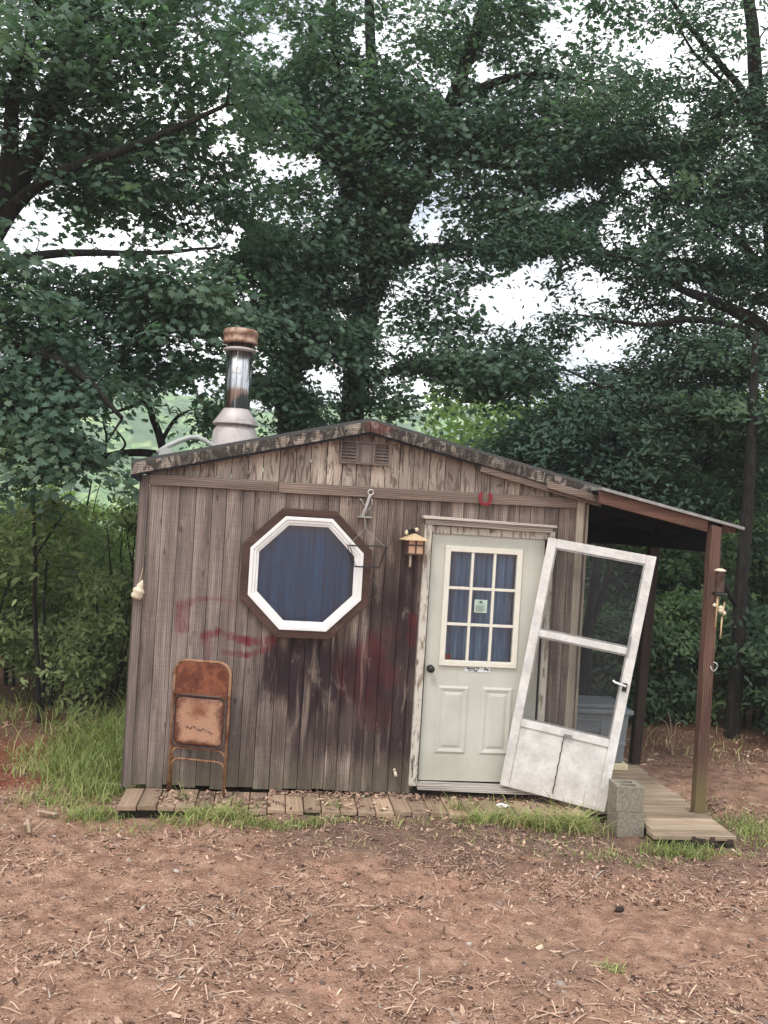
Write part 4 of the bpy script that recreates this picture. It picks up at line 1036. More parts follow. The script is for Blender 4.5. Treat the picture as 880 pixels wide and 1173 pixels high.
def sm_path(ctrl, k=5):
    """Catmull-Rom through control points of (x,y,z,r)"""
    P = np.array(ctrl, float); P = np.vstack([2*P[0]-P[1], P, 2*P[-1]-P[-2]]); out = []
    for i in range(1, len(P)-2):
        for s in range(k):
            u = s/k; a, b, c, d = P[i-1], P[i], P[i+1], P[i+2]
            out.append(.5*((2*b)+(-a+c)*u+(2*a-5*b+4*c-d)*u*u+(-a+3*b-3*c+d)*u**3))
    out.append(P[-2]); return np.array(out)
class Tree:
    def __init__(s, name, base, label, group=None, cat='tree', bark='bark', leaf='leaf_maple'):
        s.root = thing(name, tuple(base), label, cat, group)
        s.mb = MB(); s.leaf = leaf; s.bark = bark; s.pts = np.zeros((0, 3)); s.rad = np.zeros(0)
        s.LC = []; s.LN = []; s.LS = []; s.LT = []
    def limb(s, ctrl, n=8, wob=.03, seed=0):
        P = sm_path(ctrl, 6); r = np.maximum(P[:, 3], .004)
        X = P[:, :3]+np.stack([fbm(P[:, 2]*1.3, P[:, 0]*1.3, i*7.1, seed, 3)-.5 for i in range(3)], 1)*wob*2
        s.mb.tube(X.tolist(), r.tolist(), n); s.pts = np.vstack([s.pts, X]); s.rad = np.concatenate([s.rad, r]); return X
    def grow(s, C_, maxd=9, spray=(.42, .42, .16), per=100, size=.11, droop=.25, thick=.016, keep=None, sub=5, up=1.0):
        """join every clump centre to the skeleton by a twig, then dress it with leaves"""
        C_ = np.asarray(C_)
        d0 = np.array([np.min(np.linalg.norm(s.pts-c, axis=1)) for c in C_]); order = np.argsort(d0)
        for i in order:
            c = C_[i]; dd = np.linalg.norm(s.pts-c, axis=1)+np.maximum(s.pts[:, 2]-c[2], 0)*.8
            j = int(np.argmin(dd)); a = s.pts[j]; L = np.linalg.norm(c-a)
            if L < .05 or L > maxd: 
                if L > maxd: continue
                L = max(L, .05)
            m = (a+c)/2+np.array([0, 0, .10*L])+RNG.normal(size=3)*.07*L
            r0 = min(s.rad[j]*.7, thick*(.6+L*.6))
            ctrl = [(*a, r0), (*m, r0*.7), (*c, .0045)]
            P = sm_path(ctrl, 4); s.mb.tube(P[:, :3].tolist(), np.maximum(P[:, 3], .003).tolist(), 5, False)
            s.pts = np.vstack([s.pts, P[1:, :3]]); s.rad = np.concatenate([s.rad, P[1:, 3]])
            q = RNG.uniform(.7, 1.25); n = int(per*q*q)
            rx, ry, rz_ = spray[0]*q, spray[1]*q, spray[2]*q
            # twiglets
            ends = RNG.normal(size=(sub, 3))*np.array([rx, ry, rz_])*.8
            ends[:, 2] -= droop*np.linalg.norm(ends[:, :2], axis=1)*.6
            gq = gap_val(c+ends)[0]
            for e_, g_q in zip(ends, gq):
                if g_q < 1.15: continue
                s.mb.tube([c.tolist(), (c+e_*.5+np.array([0, 0, .03])).tolist(), (c+e_).tolist()], [.004, .003, .002], 3, False)
            u = RNG.random(n); w = RNG.integers(0, sub, n)
            L_ = ends[w]*u[:, None]*1.25+RNG.normal(size=(n, 3))*np.array([rx, ry, rz_*.8])*.34
            L_[:, 2] -= droop*np.linalg.norm(L_[:, :2], axis=1)*.3
            s.LC.append(c+L_)
            # leaves of one twig lie in one drooping plane, so each bough catches the light as a whole
            wn = RNG.normal(size=(sub, 3))*.34+np.array([0, -.22, 0])+ends*.5/max(rx, .1); wn[:, 2] = up*.9
            nn = wn[w]+RNG.normal(size=(n, 3))*.30; s.LN.append(nn)
            s.LS.append(size*np.clip(RNG.normal(1, .24, n), .45, 1.6)); s.LT.append(np.clip(RNG.normal(.45, .10, n)+RNG.uniform(-.24, .24)+RNG.uniform(-.1, .1, sub)[w], 0, 1))
    def finish(s, tmpl=None, faces=None, crown='crown', trunk='trunk', ivy=None):
        s.mb.build(trunk, M[s.bark], s.root, smooth=True)
        if s.LC:
            C_ = np.vstack(s.LC); N_ = np.vstack(s.LN); S_ = np.concatenate(s.LS); T_ = np.concatenate(s.LT)
            k = keep_mask(C_); C_, N_, S_, T_ = C_[k], N_[k], S_[k], T_[k]
            batch(crown, C_, N_, S_, STAR if tmpl is None else tmpl, STAR_F if faces is None else faces, M[s.leaf], s.root, T_)
            return len(C_)
        return 0
# openings in the canopy (as seen in the photograph), where boughs leave the sky free
GAPS = [(310,52,42,20,1),(430,42,20,14,1),(480,55,10,10,1),(110,285,75,20,1),(40,255,46,46,.9),(18,200,16,46,.9),(190,295,30,14,1),(55,190,12,24,.8),(245,125,22,16,.9),(262,172,28,22,.9),(325,190,42,22,.95),(272,272,18,20,1),
        (285,340,16,20,.8),(205,400,30,16,.8),(40,385,24,12,.6),(645,40,26,20,.9),(760,55,55,26,1),(835,60,36,50,.7),(870,30,16,30,.7),(775,120,42,24,.85),(560,95,30,18,.9),(495,105,24,16,.8),(452,48,12,16,.8),
        (482,252,32,18,.95),(530,262,16,14,.9),(640,235,42,18,.95),(745,208,34,26,.95),(715,265,30,18,.85),(595,318,46,24,1),(560,345,34,22,1),(615,345,30,18,.9),(680,330,38,24,.95),(655,295,26,14,.9),
        (690,402,48,30,1.0),(655,446,28,14,1),(720,385,26,18,.9),(474,437,30,17,1),(362,430,22,16,.95),(310,412,18,10,.8),(345,448,14,8,.9),(392,330,14,12,.8),(440,345,12,10,.8),(800,335,34,14,.85),(850,290,20,12,.7),(790,290,30,10,.7),(560,480,34,9,.8),
        (160,495,70,38,1),(105,480,30,18,.9),(215,470,34,34,1),(100,560,36,14,1),(150,530,40,20,1),(305,485,34,26,.9),(250,445,24,22,.9),(130,575,34,10,.8),(330,470,10,10,.7),(520,440,14,10,.7),(25,575,20,8,.4)]
GA = np.array([(g_[0], g_[1], g_[2]*.76, g_[3]*.76, g_[4]*.90) for g_ in GAPS])
def gap_val(P):
    P = np.atleast_2d(P); d = P-CAM; z = d @ AX_F; z = np.where(z < .5, .5, z)
    px = CX+F_PX*(d @ AX_R)/z; py = CY-F_PX*(d @ AX_U)/z
    wx = (vnoise(px/26, py/26, 0, 31)-.5)*40+(vnoise(px/9, py/9, 0, 33)-.5)*18; wy = (vnoise(px/26, py/26, 0, 32)-.5)*34+(vnoise(px/9, py/9, 0, 34)-.5)*16
    q = np.full(len(P), 9.0); st = np.zeros(len(P))
    for cx_, cy_, rx, ry, s_ in GA:
        e = np.hypot((px+wx-cx_)/rx, (py+wy-cy_)/ry); m = e < q; q = np.where(m, e, q); st = np.where(m, s_, st)
    return q, st, px, py
def keep_mask(P):
    q, st, px, py = gap_val(P)
    u = np.clip((1.28-q)/.62, 0, 1); u = u*u*(3-2*u)
    return ~((RNG.random(len(P)) < st*u*.95) & (P[:, 1] > .5))
def clumps(blobs, seed=0, thr=.38, clear_shed=True):
    out = []
    for c, r, n in blobs:
        r = np.array(r); p = RNG.normal(size=(n*3, 3)); p /= np.linalg.norm(p, axis=1, keepdims=True)
        p *= (RNG.random((n*3, 1))**(1/2.2)); p = np.array(c)+p*r
        nz = vnoise(p[:, 0]*1.25, p[:, 1]*1.25, p[:, 2]*1.9, seed+5); p = p[nz > thr]
        if clear_shed:
            ins = (p[:, 0] > -.7) & (p[:, 0] < 5.1) & (p[:, 1] > -1) & (p[:, 1] < 3.5) & (p[:, 2] < 3.55); p = p[~ins]
        q, st, px, py = gap_val(p); p = p[~((q < 1.05) & (RNG.random(len(p)) < st))]
        # keep the chimney clear
        out.append(p[:n])
    return np.vstack(out)
def A(px, py, y, r=0.0): 
    p = at(px, py, y); return (p[0], p[1], p[2], r)
def B3(px, py, y): return tuple(at(px, py, y))

# --- the left maple: trunk outside the frame, limbs reaching in
bx = at(-60, 600, 3.0)[0]
tr = Tree('maple_tree', (bx-.3, 3.0, ground_h(bx, 3.0)), 'big maple at the left edge, its boughs hanging over the bushes left of the shed', 'tall trees around the shed')
tr.limb([(bx-.5, 3.0, -.4, .26), (bx-.35, 3.0, 1.6, .22), A(-40, 330, 3.0, .19), A(0, 240, 3.0, .165), A(28, 190, 3.05, .13), A(62, 110, 3.2, .10), A(95, 10, 3.4, .08), A(120, -140, 3.6, .05)], 12, .05)
tr.limb([A(5, 235, 3.0, .11), A(10, 165, 2.9, .09), A(15, 110, 2.8, .07), A(40, 20, 2.6, .05), A(50, -110, 2.6, .03)])
tr.limb([A(-20, 290, 3.0, .12), A(30, 225, 2.7, .07), A(90, 190, 2.3, .05), A(160, 165, 2.2, .04), A(260, 120, 2.4, .02)])
tr.limb([A(-40, 330, 3.0, .10), A(20, 300, 2.7, .06), A(90, 290, 2.5, .04), A(190, 290, 2.6, .025), A(250, 285, 2.8, .012)])
tr.limb([A(-45, 380, 3.0, .11), A(20, 400, 2.2, .06), A(80, 420, 1.8, .045), A(140, 480, 1.6, .02)])
tr.limb([A(62, 110, 3.2, .07), A(150, 40, 3.4, .05), A(260, -40, 3.8, .03)])
tr.limb([(bx-.5, 3.0, 3.6, .14), (bx-1.6, 2.8, 5.2, .10), (bx-2.8, 2.6, 6.6, .05)])
cl = clumps([(B3(40, 120, 3.2), (2.3, 1.9, 1.9), 150), (B3(170, 110, 3.4), (1.9, 1.7, 1.5), 110), (B3(100, 360, 2.9), (1.9, 1.4, .95), 110), (B3(190, 350, 3.4), (1.0, 1.1, 1.0), 55),
             (B3(55, 480, 2.2), (1.05, .9, .75), 70), (B3(10, 440, 2.4), (1.0, 1.0, 1.1), 60), (B3(100, -90, 3.6), (3.2, 2.4, 1.6), 90), (B3(-170, 150, 3.0), (2.0, 2.4, 2.6), 90), (B3(150, 210, 3.6), (1.6, 1.2, .8), 60), (B3(95, 530, 2.0), (.55, .5, .3), 14)], 1)
tr.grow(cl, spray=(.42, .42, .17), per=74, size=.090, droop=.35); n1 = tr.finish()

# --- the double-stemmed tree right behind the shed, wrapped in ivy
b2 = at(404, 600, 6.2)
tr = Tree('ivy_clad_tree', (b2[0], 6.2, ground_h(b2[0], 6.2)), 'tall ivy clad tree rising behind the shed ridge, its upper stem leaning right', 'tall trees around the shed')
tr.limb([(b2[0]-.1, 6.2, -.4, .24), A(402, 560, 6.2, .21), A(404, 480, 6.2, .18), A(410, 400, 6.2, .17), A(425, 320, 6.2, .16), A(428, 240, 6.3, .14), A(432, 150, 6.4, .11), A(425, 40, 6.6, .08), A(420, -120, 6.8, .05)], 12, .04)
tr.limb([A(412, 395, 6.2, .15), A(440, 300, 6.0, .14), A(470, 225, 5.9, .135), A(500, 160, 5.8, .12), A(530, 85, 5.8, .10), A(548, 30, 5.8, .085), A(575, -90, 5.9, .05)], 12, .04)
tr.limb([A(410, 350, 6.2, .10), A(360, 330, 6.0, .07), A(310, 300, 5.8, .045), A(270, 250, 5.6, .02)])
tr.limb([A(428, 240, 6.2, .09), A(390, 200, 6.0, .06), A(330, 140, 5.8, .04), A(290, 90, 5.6, .02)])
tr.limb([A(455, 290, 6.0, .08), A(510, 284, 5.8, .055), A(560, 282, 5.7, .045), A(610, 270, 5.8, .03), A(690, 230, 5.8, .015)])
tr.limb([A(515, 120, 5.8, .09), A(580, 90, 5.6, .06), A(650, 90, 5.4, .04), A(730, 110, 5.4, .02)])
tr.limb([A(408, 440, 6.2, .07), A(470, 420, 5.9, .04), A(505, 419, 5.7, .025), A(540, 440, 5.5, .012)])
tr.limb([A(500, 160, 5.8, .08), A(560, 190, 5.4, .05), A(620, 190, 5.0, .03)])
cl = clumps([(B3(430, 210, 6.2), (1.9, 1.6, 1.7), 150), (B3(350, 240, 5.8), (1.2, 1.3, 1.5), 90), (B3(350, 90, 6.0), (1.7, 1.5, 1.3), 90), (B3(560, 150, 5.8), (1.9, 1.5, 1.1), 120), (B3(640, 180, 5.6), (1.4, 1.3, .8), 80),
             (B3(480, 30, 6.2), (2.6, 1.9, 1.3), 120), (B3(330, 370, 5.9), (.9, .9, .7), 45), (B3(560, 425, 5.4), (.95, .9, .45), 60), (B3(510, 350, 5.8), (.8, 1., .5), 34), (B3(450, 455, 5.9), (.5, .6, .3), 12), (B3(640, 50, 6.0), (1.8, 1.5, 1.1), 60),
             (B3(470, -110, 6.6), (4.0, 2.4, 1.6), 110), (B3(575, 265, 5.8), (1.2, 1.0, .5), 40), (B3(290, 440, 5.8), (.5, .6, .4), 14)], 2)
tr.grow(cl, spray=(.44, .44, .19), per=66, size=.090, droop=.2)
tr_c = tr; 
def ivy_on(tree, p0, y, lo, hi, rad, n):
    """ivy leaves hugging a stem given by its centre line"""
    P = np.array(p0); k = RNG.integers(0, len(P), n); c = P[k]; a = RNG.random(n)*2*PI
    d = np.stack([np.cos(a), np.sin(a), RNG.normal(size=n)*.3], 1)
    pos = c+d*(rad+RNG.random((n, 1))*.10)+RNG.normal(size=(n, 3))*np.array([.05, .05, .07])
    return pos, d+RNG.normal(size=(n, 3))*.4
n2 = tr.finish()
m_ = tr.pts[:200]; m_ = m_[(m_[:, 2] < 7.2)]
ip, inn = ivy_on(tr, m_, 0, 0, 0, .17, 15000)
k = keep_mask(ip); batch('ivy', ip[k], inn[k], .075*RNG.uniform(.7, 1.3, k.sum()), OVAL, OVAL_F, M['leaf_ivy'], tr.root)
# --- second stem to its left
b3 = at(331, 600, 5.4)
tr = Tree('ivy_clad_tree', (b3[0], 5.4, ground_h(b3[0], 5.4)), 'leaning dark stemmed tree just right of the chimney, half buried in leaves', 'tall trees around the shed')
L = tr.limb([(b3[0]-.1, 5.4, -.4, .17), A(330, 560, 5.4, .16), A(332, 480, 5.4, .145), A(338, 420, 5.4, .13), A(362, 350, 5.5, .12), A(388, 270, 5.6, .10), A(400, 180, 5.8, .08), A(385, 60, 5.9, .05), A(380, -80, 6.0, .03)], 10, .04)
tr.limb([A(345, 400, 5.4, .06), A(310, 370, 5.2, .04), A(260, 350, 5.0, .02), A(230, 330, 5.0, .01)])
cl = clumps([(B3(310, 360, 5.2), (1.0, .9, .6), 50), (B3(290, 300, 5.2), (.9, .9, .8), 50), (B3(380, 380, 5.3), (.7, .7, .6), 30), (B3(310, 445, 5.2), (.6, .6, .35), 22), (B3(350, 475, 5.2), (.55, .5, .22), 18), (B3(380, 140, 5.4), (1.4, 1., 1.2), 50)], 3)
tr.grow(cl, spray=(.42, .42, .18), per=72, size=.088, droop=.25); n3 = tr.finish()
ip, inn = ivy_on(tr, L[L[:, 2] < 6.5], 0, 0, 0, .14, 7000); k = keep_mask(ip)
batch('ivy', ip[k], inn[k], .075*RNG.uniform(.7, 1.3, k.sum()), OVAL, OVAL_F, M['leaf_ivy'], tr.root)
# --- the oak at the right
b4 = at(905, 600, 4.6)
tr = Tree('oak_tree', (b4[0]+.2, 4.6, ground_h(b4[0], 4.6)), 'spreading oak at the right edge, its boughs reaching left over the porch roof', 'tall trees around the shed', leaf='leaf_oak')
tr.limb([(b4[0]+.25, 4.6, -.4, .26), (b4[0]+.2, 4.6, 1.5, .23), A(905, 430, 4.6, .19), A(895, 330, 4.6, .16), A(880, 200, 4.7, .13), A(865, 80, 4.9, .10), A(850, -80, 5.0, .06)], 12, .05)
tr.limb([A(900, 400, 4.6, .13), A(870, 372, 4.5, .10), A(830, 350, 4.3, .08), A(780, 330, 4.2, .05), A(730, 300, 4.2, .03), A(690, 290, 4.2, .015)])
tr.limb([A(903, 425, 4.6, .11), A(850, 378, 4.2, .06), A(790, 365, 4.0, .04), A(740, 372, 4.0, .03), A(660, 360, 4.1, .012)])
tr.limb([A(890, 290, 4.6, .10), A(860, 130, 4.7, .06), A(825, 75, 4.8, .045), A(790, 30, 4.9, .03), A(750, -30, 5, .02)])
tr.limb([A(868, 150, 4.7, .05), A(835, 105, 4.6, .03), A(795, 60, 4.6, .02), A(775, 20, 4.6, .01)])
tr.limb([A(888, 330, 4.6, .08), A(840, 270, 4.4, .05), A(780, 235, 4.3, .03), A(735, 190, 4.3, .015)])
tr.limb([A(903, 480, 4.6, .10), A(860, 500, 4.2, .07), A(800, 480, 4.0, .05), A(730, 460, 4.0, .03), A(650, 425, 4.2, .014)])
tr.limb([A(903, 540, 4.6, .08), A(850, 510, 4.8, .06), A(790, 530, 5.0, .04), A(700, 560, 5.0, .02)])
cl = clumps([(B3(830, 420, 4.6), (1.3, 1.3, .9), 120), (B3(760, 470, 4.6), (1.4, 1.2, .6), 110), (B3(660, 500, 4.9), (1.1, 1.0, .5), 80), (B3(800, 540, 4.8), (1.5, 1.3, .6), 110), (B3(690, 560, 5.2), (1.2, 1.0, .45), 70),
             (B3(850, 220, 4.8), (1.1, 1.4, 1.4), 100), (B3(750, 280, 4.6), (1.4, 1.2, .9), 90), (B3(720, 160, 4.8), (1.5, 1.3, .9), 100), (B3(640, 300, 4.8), (1.0, .9, .6), 40), (B3(650, 400, 4.9), (1.2, .9, .5), 40), (B3(820, 60, 4.8), (1.4, 1.4, 1.1), 50),
             (B3(1050, 200, 4.6), (2.2, 2.4, 2.6), 100), (B3(820, -120, 5.2), (3., 2.2, 1.3), 70), (B3(860, 330, 4.6), (1.0, 1., .7), 60), (B3(600, 510, 5.0), (.6, .7, .35), 30)], 4, .34)
tr.grow(cl, spray=(.42, .42, .18), per=104, size=.082, droop=.25); n4 = tr.finish(OVAL, OVAL_F)
print('leaves', n1, n2, n3, n4)

# --- slim dark trunks in the wood to the right
def slim(name, ctrl, label, cl_, group='slim trees in the wood behind the porch', leaf='leaf_under', extra=(), size=.095, per=80, tmpl=(OVAL, OVAL_F), spray=(.4, .4, .18), cat='tree', **kw):
    tr = Tree(name, (ctrl[0][0], ctrl[0][1], ground_h(ctrl[0][0], ctrl[0][1])), label, group, leaf=leaf, cat=cat)
    tr.limb(ctrl, 9, .03)
    for e in extra: tr.limb(e, 7, .03)
    tr.grow(clumps(*cl_) if cl_ else np.zeros((0, 3)), spray=spray, per=per, size=size, **kw); tr.finish(*tmpl)
    return tr
def foot(px, y, r): x = at(px, 860, y)[0]; return (x, y, float(ground_h(x, y))-.1, r)
slim('slim_tree', [foot(838, 2.9, 0.094), A(842, 780, 2.9, 0.086), A(848, 690, 2.9, 0.079), A(856, 600, 2.9, 0.072), A(862, 480, 3.1, 0.058), A(866, 380, 3.3, 0.036)], 'dark trunk standing just right of the front porch post',
     ([(B3(850, 480, 3.6), (.9, .7, .4), 26)], 5), extra=([A(848, 700, 2.9, .04), A(815, 650, 2.8, .025), A(790, 620, 2.7, .01)],))
slim('slim_tree', [foot(667, 3.0, .075), A(671, 780, 3.0, .07), A(677, 700, 3.0, .065), A(686, 630, 3.0, .055), A(692, 590, 3.2, .03)], 'forked dark trunk seen through the upper screen of the leaning door',
     None, extra=([A(679, 712, 3.0, .05), A(690, 680, 2.95, .042), A(703, 630, 2.9, .03), A(708, 600, 2.9, .015)],))
slim('slim_tree', [foot(762, 7.5, .10), A(768, 760, 7.5, .09), A(772, 640, 7.5, .07), A(780, 520, 7.5, .04)], 'thin grey trunk deep in the wood between the two porch posts', ([(B3(770, 560, 7.5), (1.2, 1, .8), 40)], 7))
slim('slim_tree', [foot(722, 6.6, .05), A(728, 780, 6.6, .045), A(726, 660, 6.6, .04), A(735, 560, 6.6, .03)], 'very thin trunk in the wood left of the rear porch post', ([(B3(728, 620, 6.6), (1., .8, .7), 30)], 8))
# --- bushes on the left
def bush(px, y, zt, rx, ry, n, label, group, leaf, seed, size=.064, per=105, stems=4, z0=.15, name='leafy_bush', cat='bush', tm=(OVAL, OVAL_F)):
    x = at(px, 700, y)[0]; gz = float(ground_h(x, y))
    tr = Tree(name, (x, y, gz), label, group, cat, leaf=leaf)
    for k in range(stems):
        a = RNG.uniform(-1, 1); b = RNG.uniform(-1, 1)
        tr.limb([(x+a*.15, y+b*.15, gz-.1, .022), (x+a*.4*rx, y+b*.4*ry, gz+(zt-gz)*.4, .017), (x+a*.75*rx, y+b*.75*ry, gz+(zt-gz)*.92, .006)], 6, .06, seed+k)
    zc = (gz+z0+zt)/2; rz2 = (zt-gz-z0)/2
    cl = clumps([((x, y, zc), (rx, ry, rz2), n), ((x+RNG.normal()*.3, y, zt-.1), (rx*.45, ry*.5, .35), n//6)], seed, .50)
    tr.grow(cl, spray=(.24, .24, .17), per=per, size=size, droop=.1, thick=.010, sub=4, up=.7); tr.finish(*tm)
GL = 'bushes at the wood edge left of the shed'
for i, a in enumerate([(15, 4.4, 2.45, .7, .7, 70, 'yellow green bush at the far left edge'), (88, 4.8, 2.0, .7, .7, 64, 'light green bush behind the thin sapling'), (148, 3.9, 2.15, .5, .6, 50, 'light green bush touching the left shed corner'),
                       (58, 3.3, 1.0, .6, .5, 34, 'darker low bush below the sapling crown'), (128, 2.8, 1.35, .45, .45, 34, 'low dark bush beside the hanging shell'), (-30, 3.2, 1.9, .7, .8, 50, 'bush half outside the left edge'),
                       (62, 6.8, 2.75, 1.1, .9, 70, 'tall pale bush farther back at left'), (185, 5.6, 2.5, .9, .8, 56, 'pale bush behind the left roof corner'), (112, 6.2, 2.3, .8, .8, 44, 'small pale bush in the gap under the bare limbs'), (28, 5.6, 1.6, .8, .6, 40, 'shaded bush between the thin saplings')]):
    bush(a[0], a[1], a[2], a[3], a[4], a[5], a[6], GL, 'leaf_bush', 40+i)
GR = 'undergrowth bushes in the wood behind the porch'
for i, a in enumerate([(655, 4.2, 1.2, .8, .5, 45, 'low dark bush right behind the storage bin'), (735, 3.7, 1.1, .6, .4, 34, 'low dark bush beyond the far end of the side planks'), (800, 3.7, 1.3, .7, .5, 48, 'low dark bush just left of the front porch post'), (865, 3.5, 1.4, .7, .5, 52, 'low dark bush beside the slim trunk near the right edge'), (930, 2.6, 1.5, .8, .6, 60, 'low dark bush at the right edge nearest the clearing'), (700, 4.8, 1.9, 1.0, .8, 75, 'dark bush seen through the lower screen'), (790, 4.9, 2.1, 1.0, .8, 80, 'dark bush between the porch posts'), (870, 5.2, 2.2, 1.0, .9, 80, 'dark bush right of the slim trunk'), (640, 5.6, 2.2, 1.0, .8, 50, 'bush hidden mostly behind the shed corner'),
                       (745, 6.6, 2.7, 1.3, .9, 90, 'taller bush deep in the wood behind the rear post'), (840, 7.0, 2.9, 1.4, 1., 90, 'taller bush deep in the wood by the right edge'), (930, 4.4, 2.4, 1.0, 1., 60, 'bush half outside the right edge'),
                       (885, 3.6, 1.0, .5, .4, 22, 'low bush on the forest floor at the right edge'), (690, 8.6, 3.0, 1.6, 1., 80, 'sunlit bush far back in the wood seen through the screen'), (800, 9.5, 3.2, 1.8, 1., 90, 'sunlit bush far back in the wood between the posts')]):
    bush(a[0], a[1], a[2], a[3], a[4], a[5], a[6], GR, 'leaf_under' if i in (1, 3, 4, 5, 7, 9, 11) else ('leaf_mid' if i < 13 else 'leaf_far'), 60+i, size=.078, per=85)
# sapling and the broken bough behind the left roof corner
slim('sapling', [foot(44, 2.4, .028), A(42, 740, 2.4, .025), A(41, 650, 2.4, .02), A(40, 590, 2.4, .016), A(44, 540, 2.4, .01)], 'slender bare stemmed sapling in front of the left bushes', ([(B3(55, 590, 2.4), (.35, .3, .2), 5)], 9), 'saplings left of the shed', 'leaf_bush',
     extra=([A(41, 640, 2.4, .012), A(60, 610, 2.3, .009), A(84, 570, 2.3, .004)], [A(40, 600, 2.4, .010), A(30, 560, 2.4, .005)]), cat='sapling')
slim('sapling', [foot(46, 2.9, .02), A(50, 760, 2.9, .018), A(52, 690, 2.9, .014), A(55, 630, 2.9, .008)], 'pale thin sapling stem leaning just right of the slender one', ([(B3(60, 640, 2.9), (.3, .3, .3), 5)], 10), 'saplings left of the shed', 'leaf_bush', cat='sapling')
slim('bare_limbed_tree', [foot(200, 4.4, .07), A(196, 620, 4.4, .065), A(192, 545, 4.4, .06), A(184, 505, 4.4, .052), A(175, 480, 4.4, .045), A(165, 462, 4.4, .03), A(140, 470, 4.4, .02), A(118, 476, 4.4, .01)], 'small crooked tree behind the left roof corner with nearly bare limbs',
     ([(B3(225, 465, 4.4), (.42, .4, .25), 12), (B3(150, 440, 4.4), (.5, .4, .2), 8), (B3(200, 430, 4.4), (.6, .5, .25), 14), (B3(232, 488, 4.5), (.25, .3, .14), 6)], 11), None, 'leaf_maple',
     extra=([A(200, 523, 4.3, .055), A(160, 518, 4.2, .05), A(130, 521, 4.1, .045), A(100, 528, 4.1, .03)], [A(120, 522, 4.1, .02), A(121, 500, 4.1, .016), A(118, 485, 4.1, .012), A(124, 462, 4.1, .006)],
            [A(135, 520, 4.1, .018), A(143, 508, 4.1, .014), A(128, 488, 4.1, .008)], [A(186, 505, 4.4, .03), A(200, 482, 4.4, .022), A(216, 471, 4.4, .012)], [A(175, 480, 4.4, .02), A(168, 450, 4.4, .012), A(160, 420, 4.4, .006)]), per=60)

# the far edge of the wood, one mass of leaves beyond the bushes on the right and a low one at left
def wood_mass():
    n = 52000
    x = RNG.uniform(4.3, 24, n); y = 10.5+RNG.random(n)*5+np.abs(x-10)*.02; z = RNG.uniform(-3, 6.4, n)
    top = 4.2+2.4*fbm(x*.5, y*.2, 0, 77, 3)
    k = (z < top) & (vnoise(x*1.2, y*.9, z*1.2, 71) > .34)
    P1 = np.stack([x, y, z], 1)[k]
    n = 30000; x = RNG.uniform(-16, 4.3, n); y = RNG.uniform(9, 14, n); z = RNG.uniform(-4, 3.4, n)
    k = (z < 1.3+1.5*fbm(x*.6, y*.2, 0, 78, 3)) & (vnoise(x*1.2, y*.9, z*1.2, 72) > .30); P2 = np.stack([x, y, z], 1)[k]
    P = np.vstack([P1, P2]); P = P[keep_mask(P)]
    N = RNG.normal(size=P.shape)*.7; N[:, 2] += .7; N[:, 1] -= .3
    o = batch('distant_woods', P, N, RNG.uniform(.16, .30, len(P)), OVAL, OVAL_F, M['leaf_far'], None, np.clip(RNG.normal(.4, .2, len(P)), 0, 1))
    tag(o, kind='stuff')
wood_mass()

# ------------------------------------------------------------------ litter, grass, odds and ends on the ground
def mk_litter():
    t = NT('leaf_and_chip_litter')
    c = t.ramp(t.tone(), [(0, lin(58, 42, 36)), (.14, lin(92, 70, 60)), (.30, lin(142, 114, 100)), (.55, lin(182, 150, 130)), (.80, lin(212, 184, 160)), (.95, lin(224, 202, 174)), (1, lin(186, 180, 170))])
    c = t.mix(t.math('MULTIPLY', t.noise(60, None, 4), .35), c, lin(84, 58, 46))
    t.set(Base_Color=c, Roughness=.85); t.bsdf.inputs['Specular IOR Level'].default_value = .2; return t.mat
LIT = mk_litter()
def scatter(n, x0, x1, y0, y1, seed, fn):
    x = RNG.uniform(x0, x1, n); y = RNG.uniform(y0, y1, n); k = RNG.random(n) < fn(x, y); x, y = x[k], y[k]
    on = (x > -.05) & (x < 4.66) & (y > -.5) & (y < 4) | (x > 3.6) & (x < 4.66) & (y > -.9) & (y < 2)
    return x[~on], y[~on]
def dens(x, y):
    d = .30+1.2*np.clip(fbm(x*.9, y*1.3, 0, 55, 3)-.42, 0, 1)*2.2
    d += .5*np.exp(-((x-.2)**2/1.2+(y+1.0)**2/.3))+.35*np.clip((-y-2.9)/.8, 0, 1)+.55*np.exp(-((x-3.2)**2/1.5+(y+2.9)**2/.10))
    d += .45*np.exp(-((y+.66)/.14)**2)*(x > 1.2)
    d = d*np.clip((fbm(x*2.2, y*4.4, 0, 91, 3)-.25)*3, .2, 1.7)*np.clip((fbm(x*.55, y*1.9, 0, 92, 2)-.28)*4, .12, 1.3)
    d *= 1-.7*np.exp(-((x-.9)**2/1.2+(y+1.35)**2/.12))
    return np.clip(d, .04, 1)
C5 = [(-.5, -.15, .10), (-.1, -.32, -.02), (.45, -.18, .06), (.55, .12, .16), (.05, .30, .02), (-.42, .22, .12), (0, 0, -.03)]
C5_F = [(6, i, (i+1) % 6) for i in range(6)]
x, y = scatter(620000, -3, 8.5, -6.2, 3.2, 1, dens); z = ground_h(x, y)+.002
N = RNG.normal(size=(len(x), 3))*.42; N[:, 2] += 1
o = batch('leaf_litter', np.stack([x, y, z], 1), N, np.clip(RNG.lognormal(-4.78, .66, len(x)), .004, .05), C5, C5_F, LIT, None, np.clip(RNG.normal(.44, .24, len(x)), 0, 1), stretch=RNG.uniform(.7, 2.1, len(x)))
tag(o, kind='stuff')
x, y = scatter(22000, -3, 8.5, -6.2, 1.2, 2, dens); z = ground_h(x, y)+.009
N = RNG.normal(size=(len(x), 3))*.16; N[:, 2] += 1
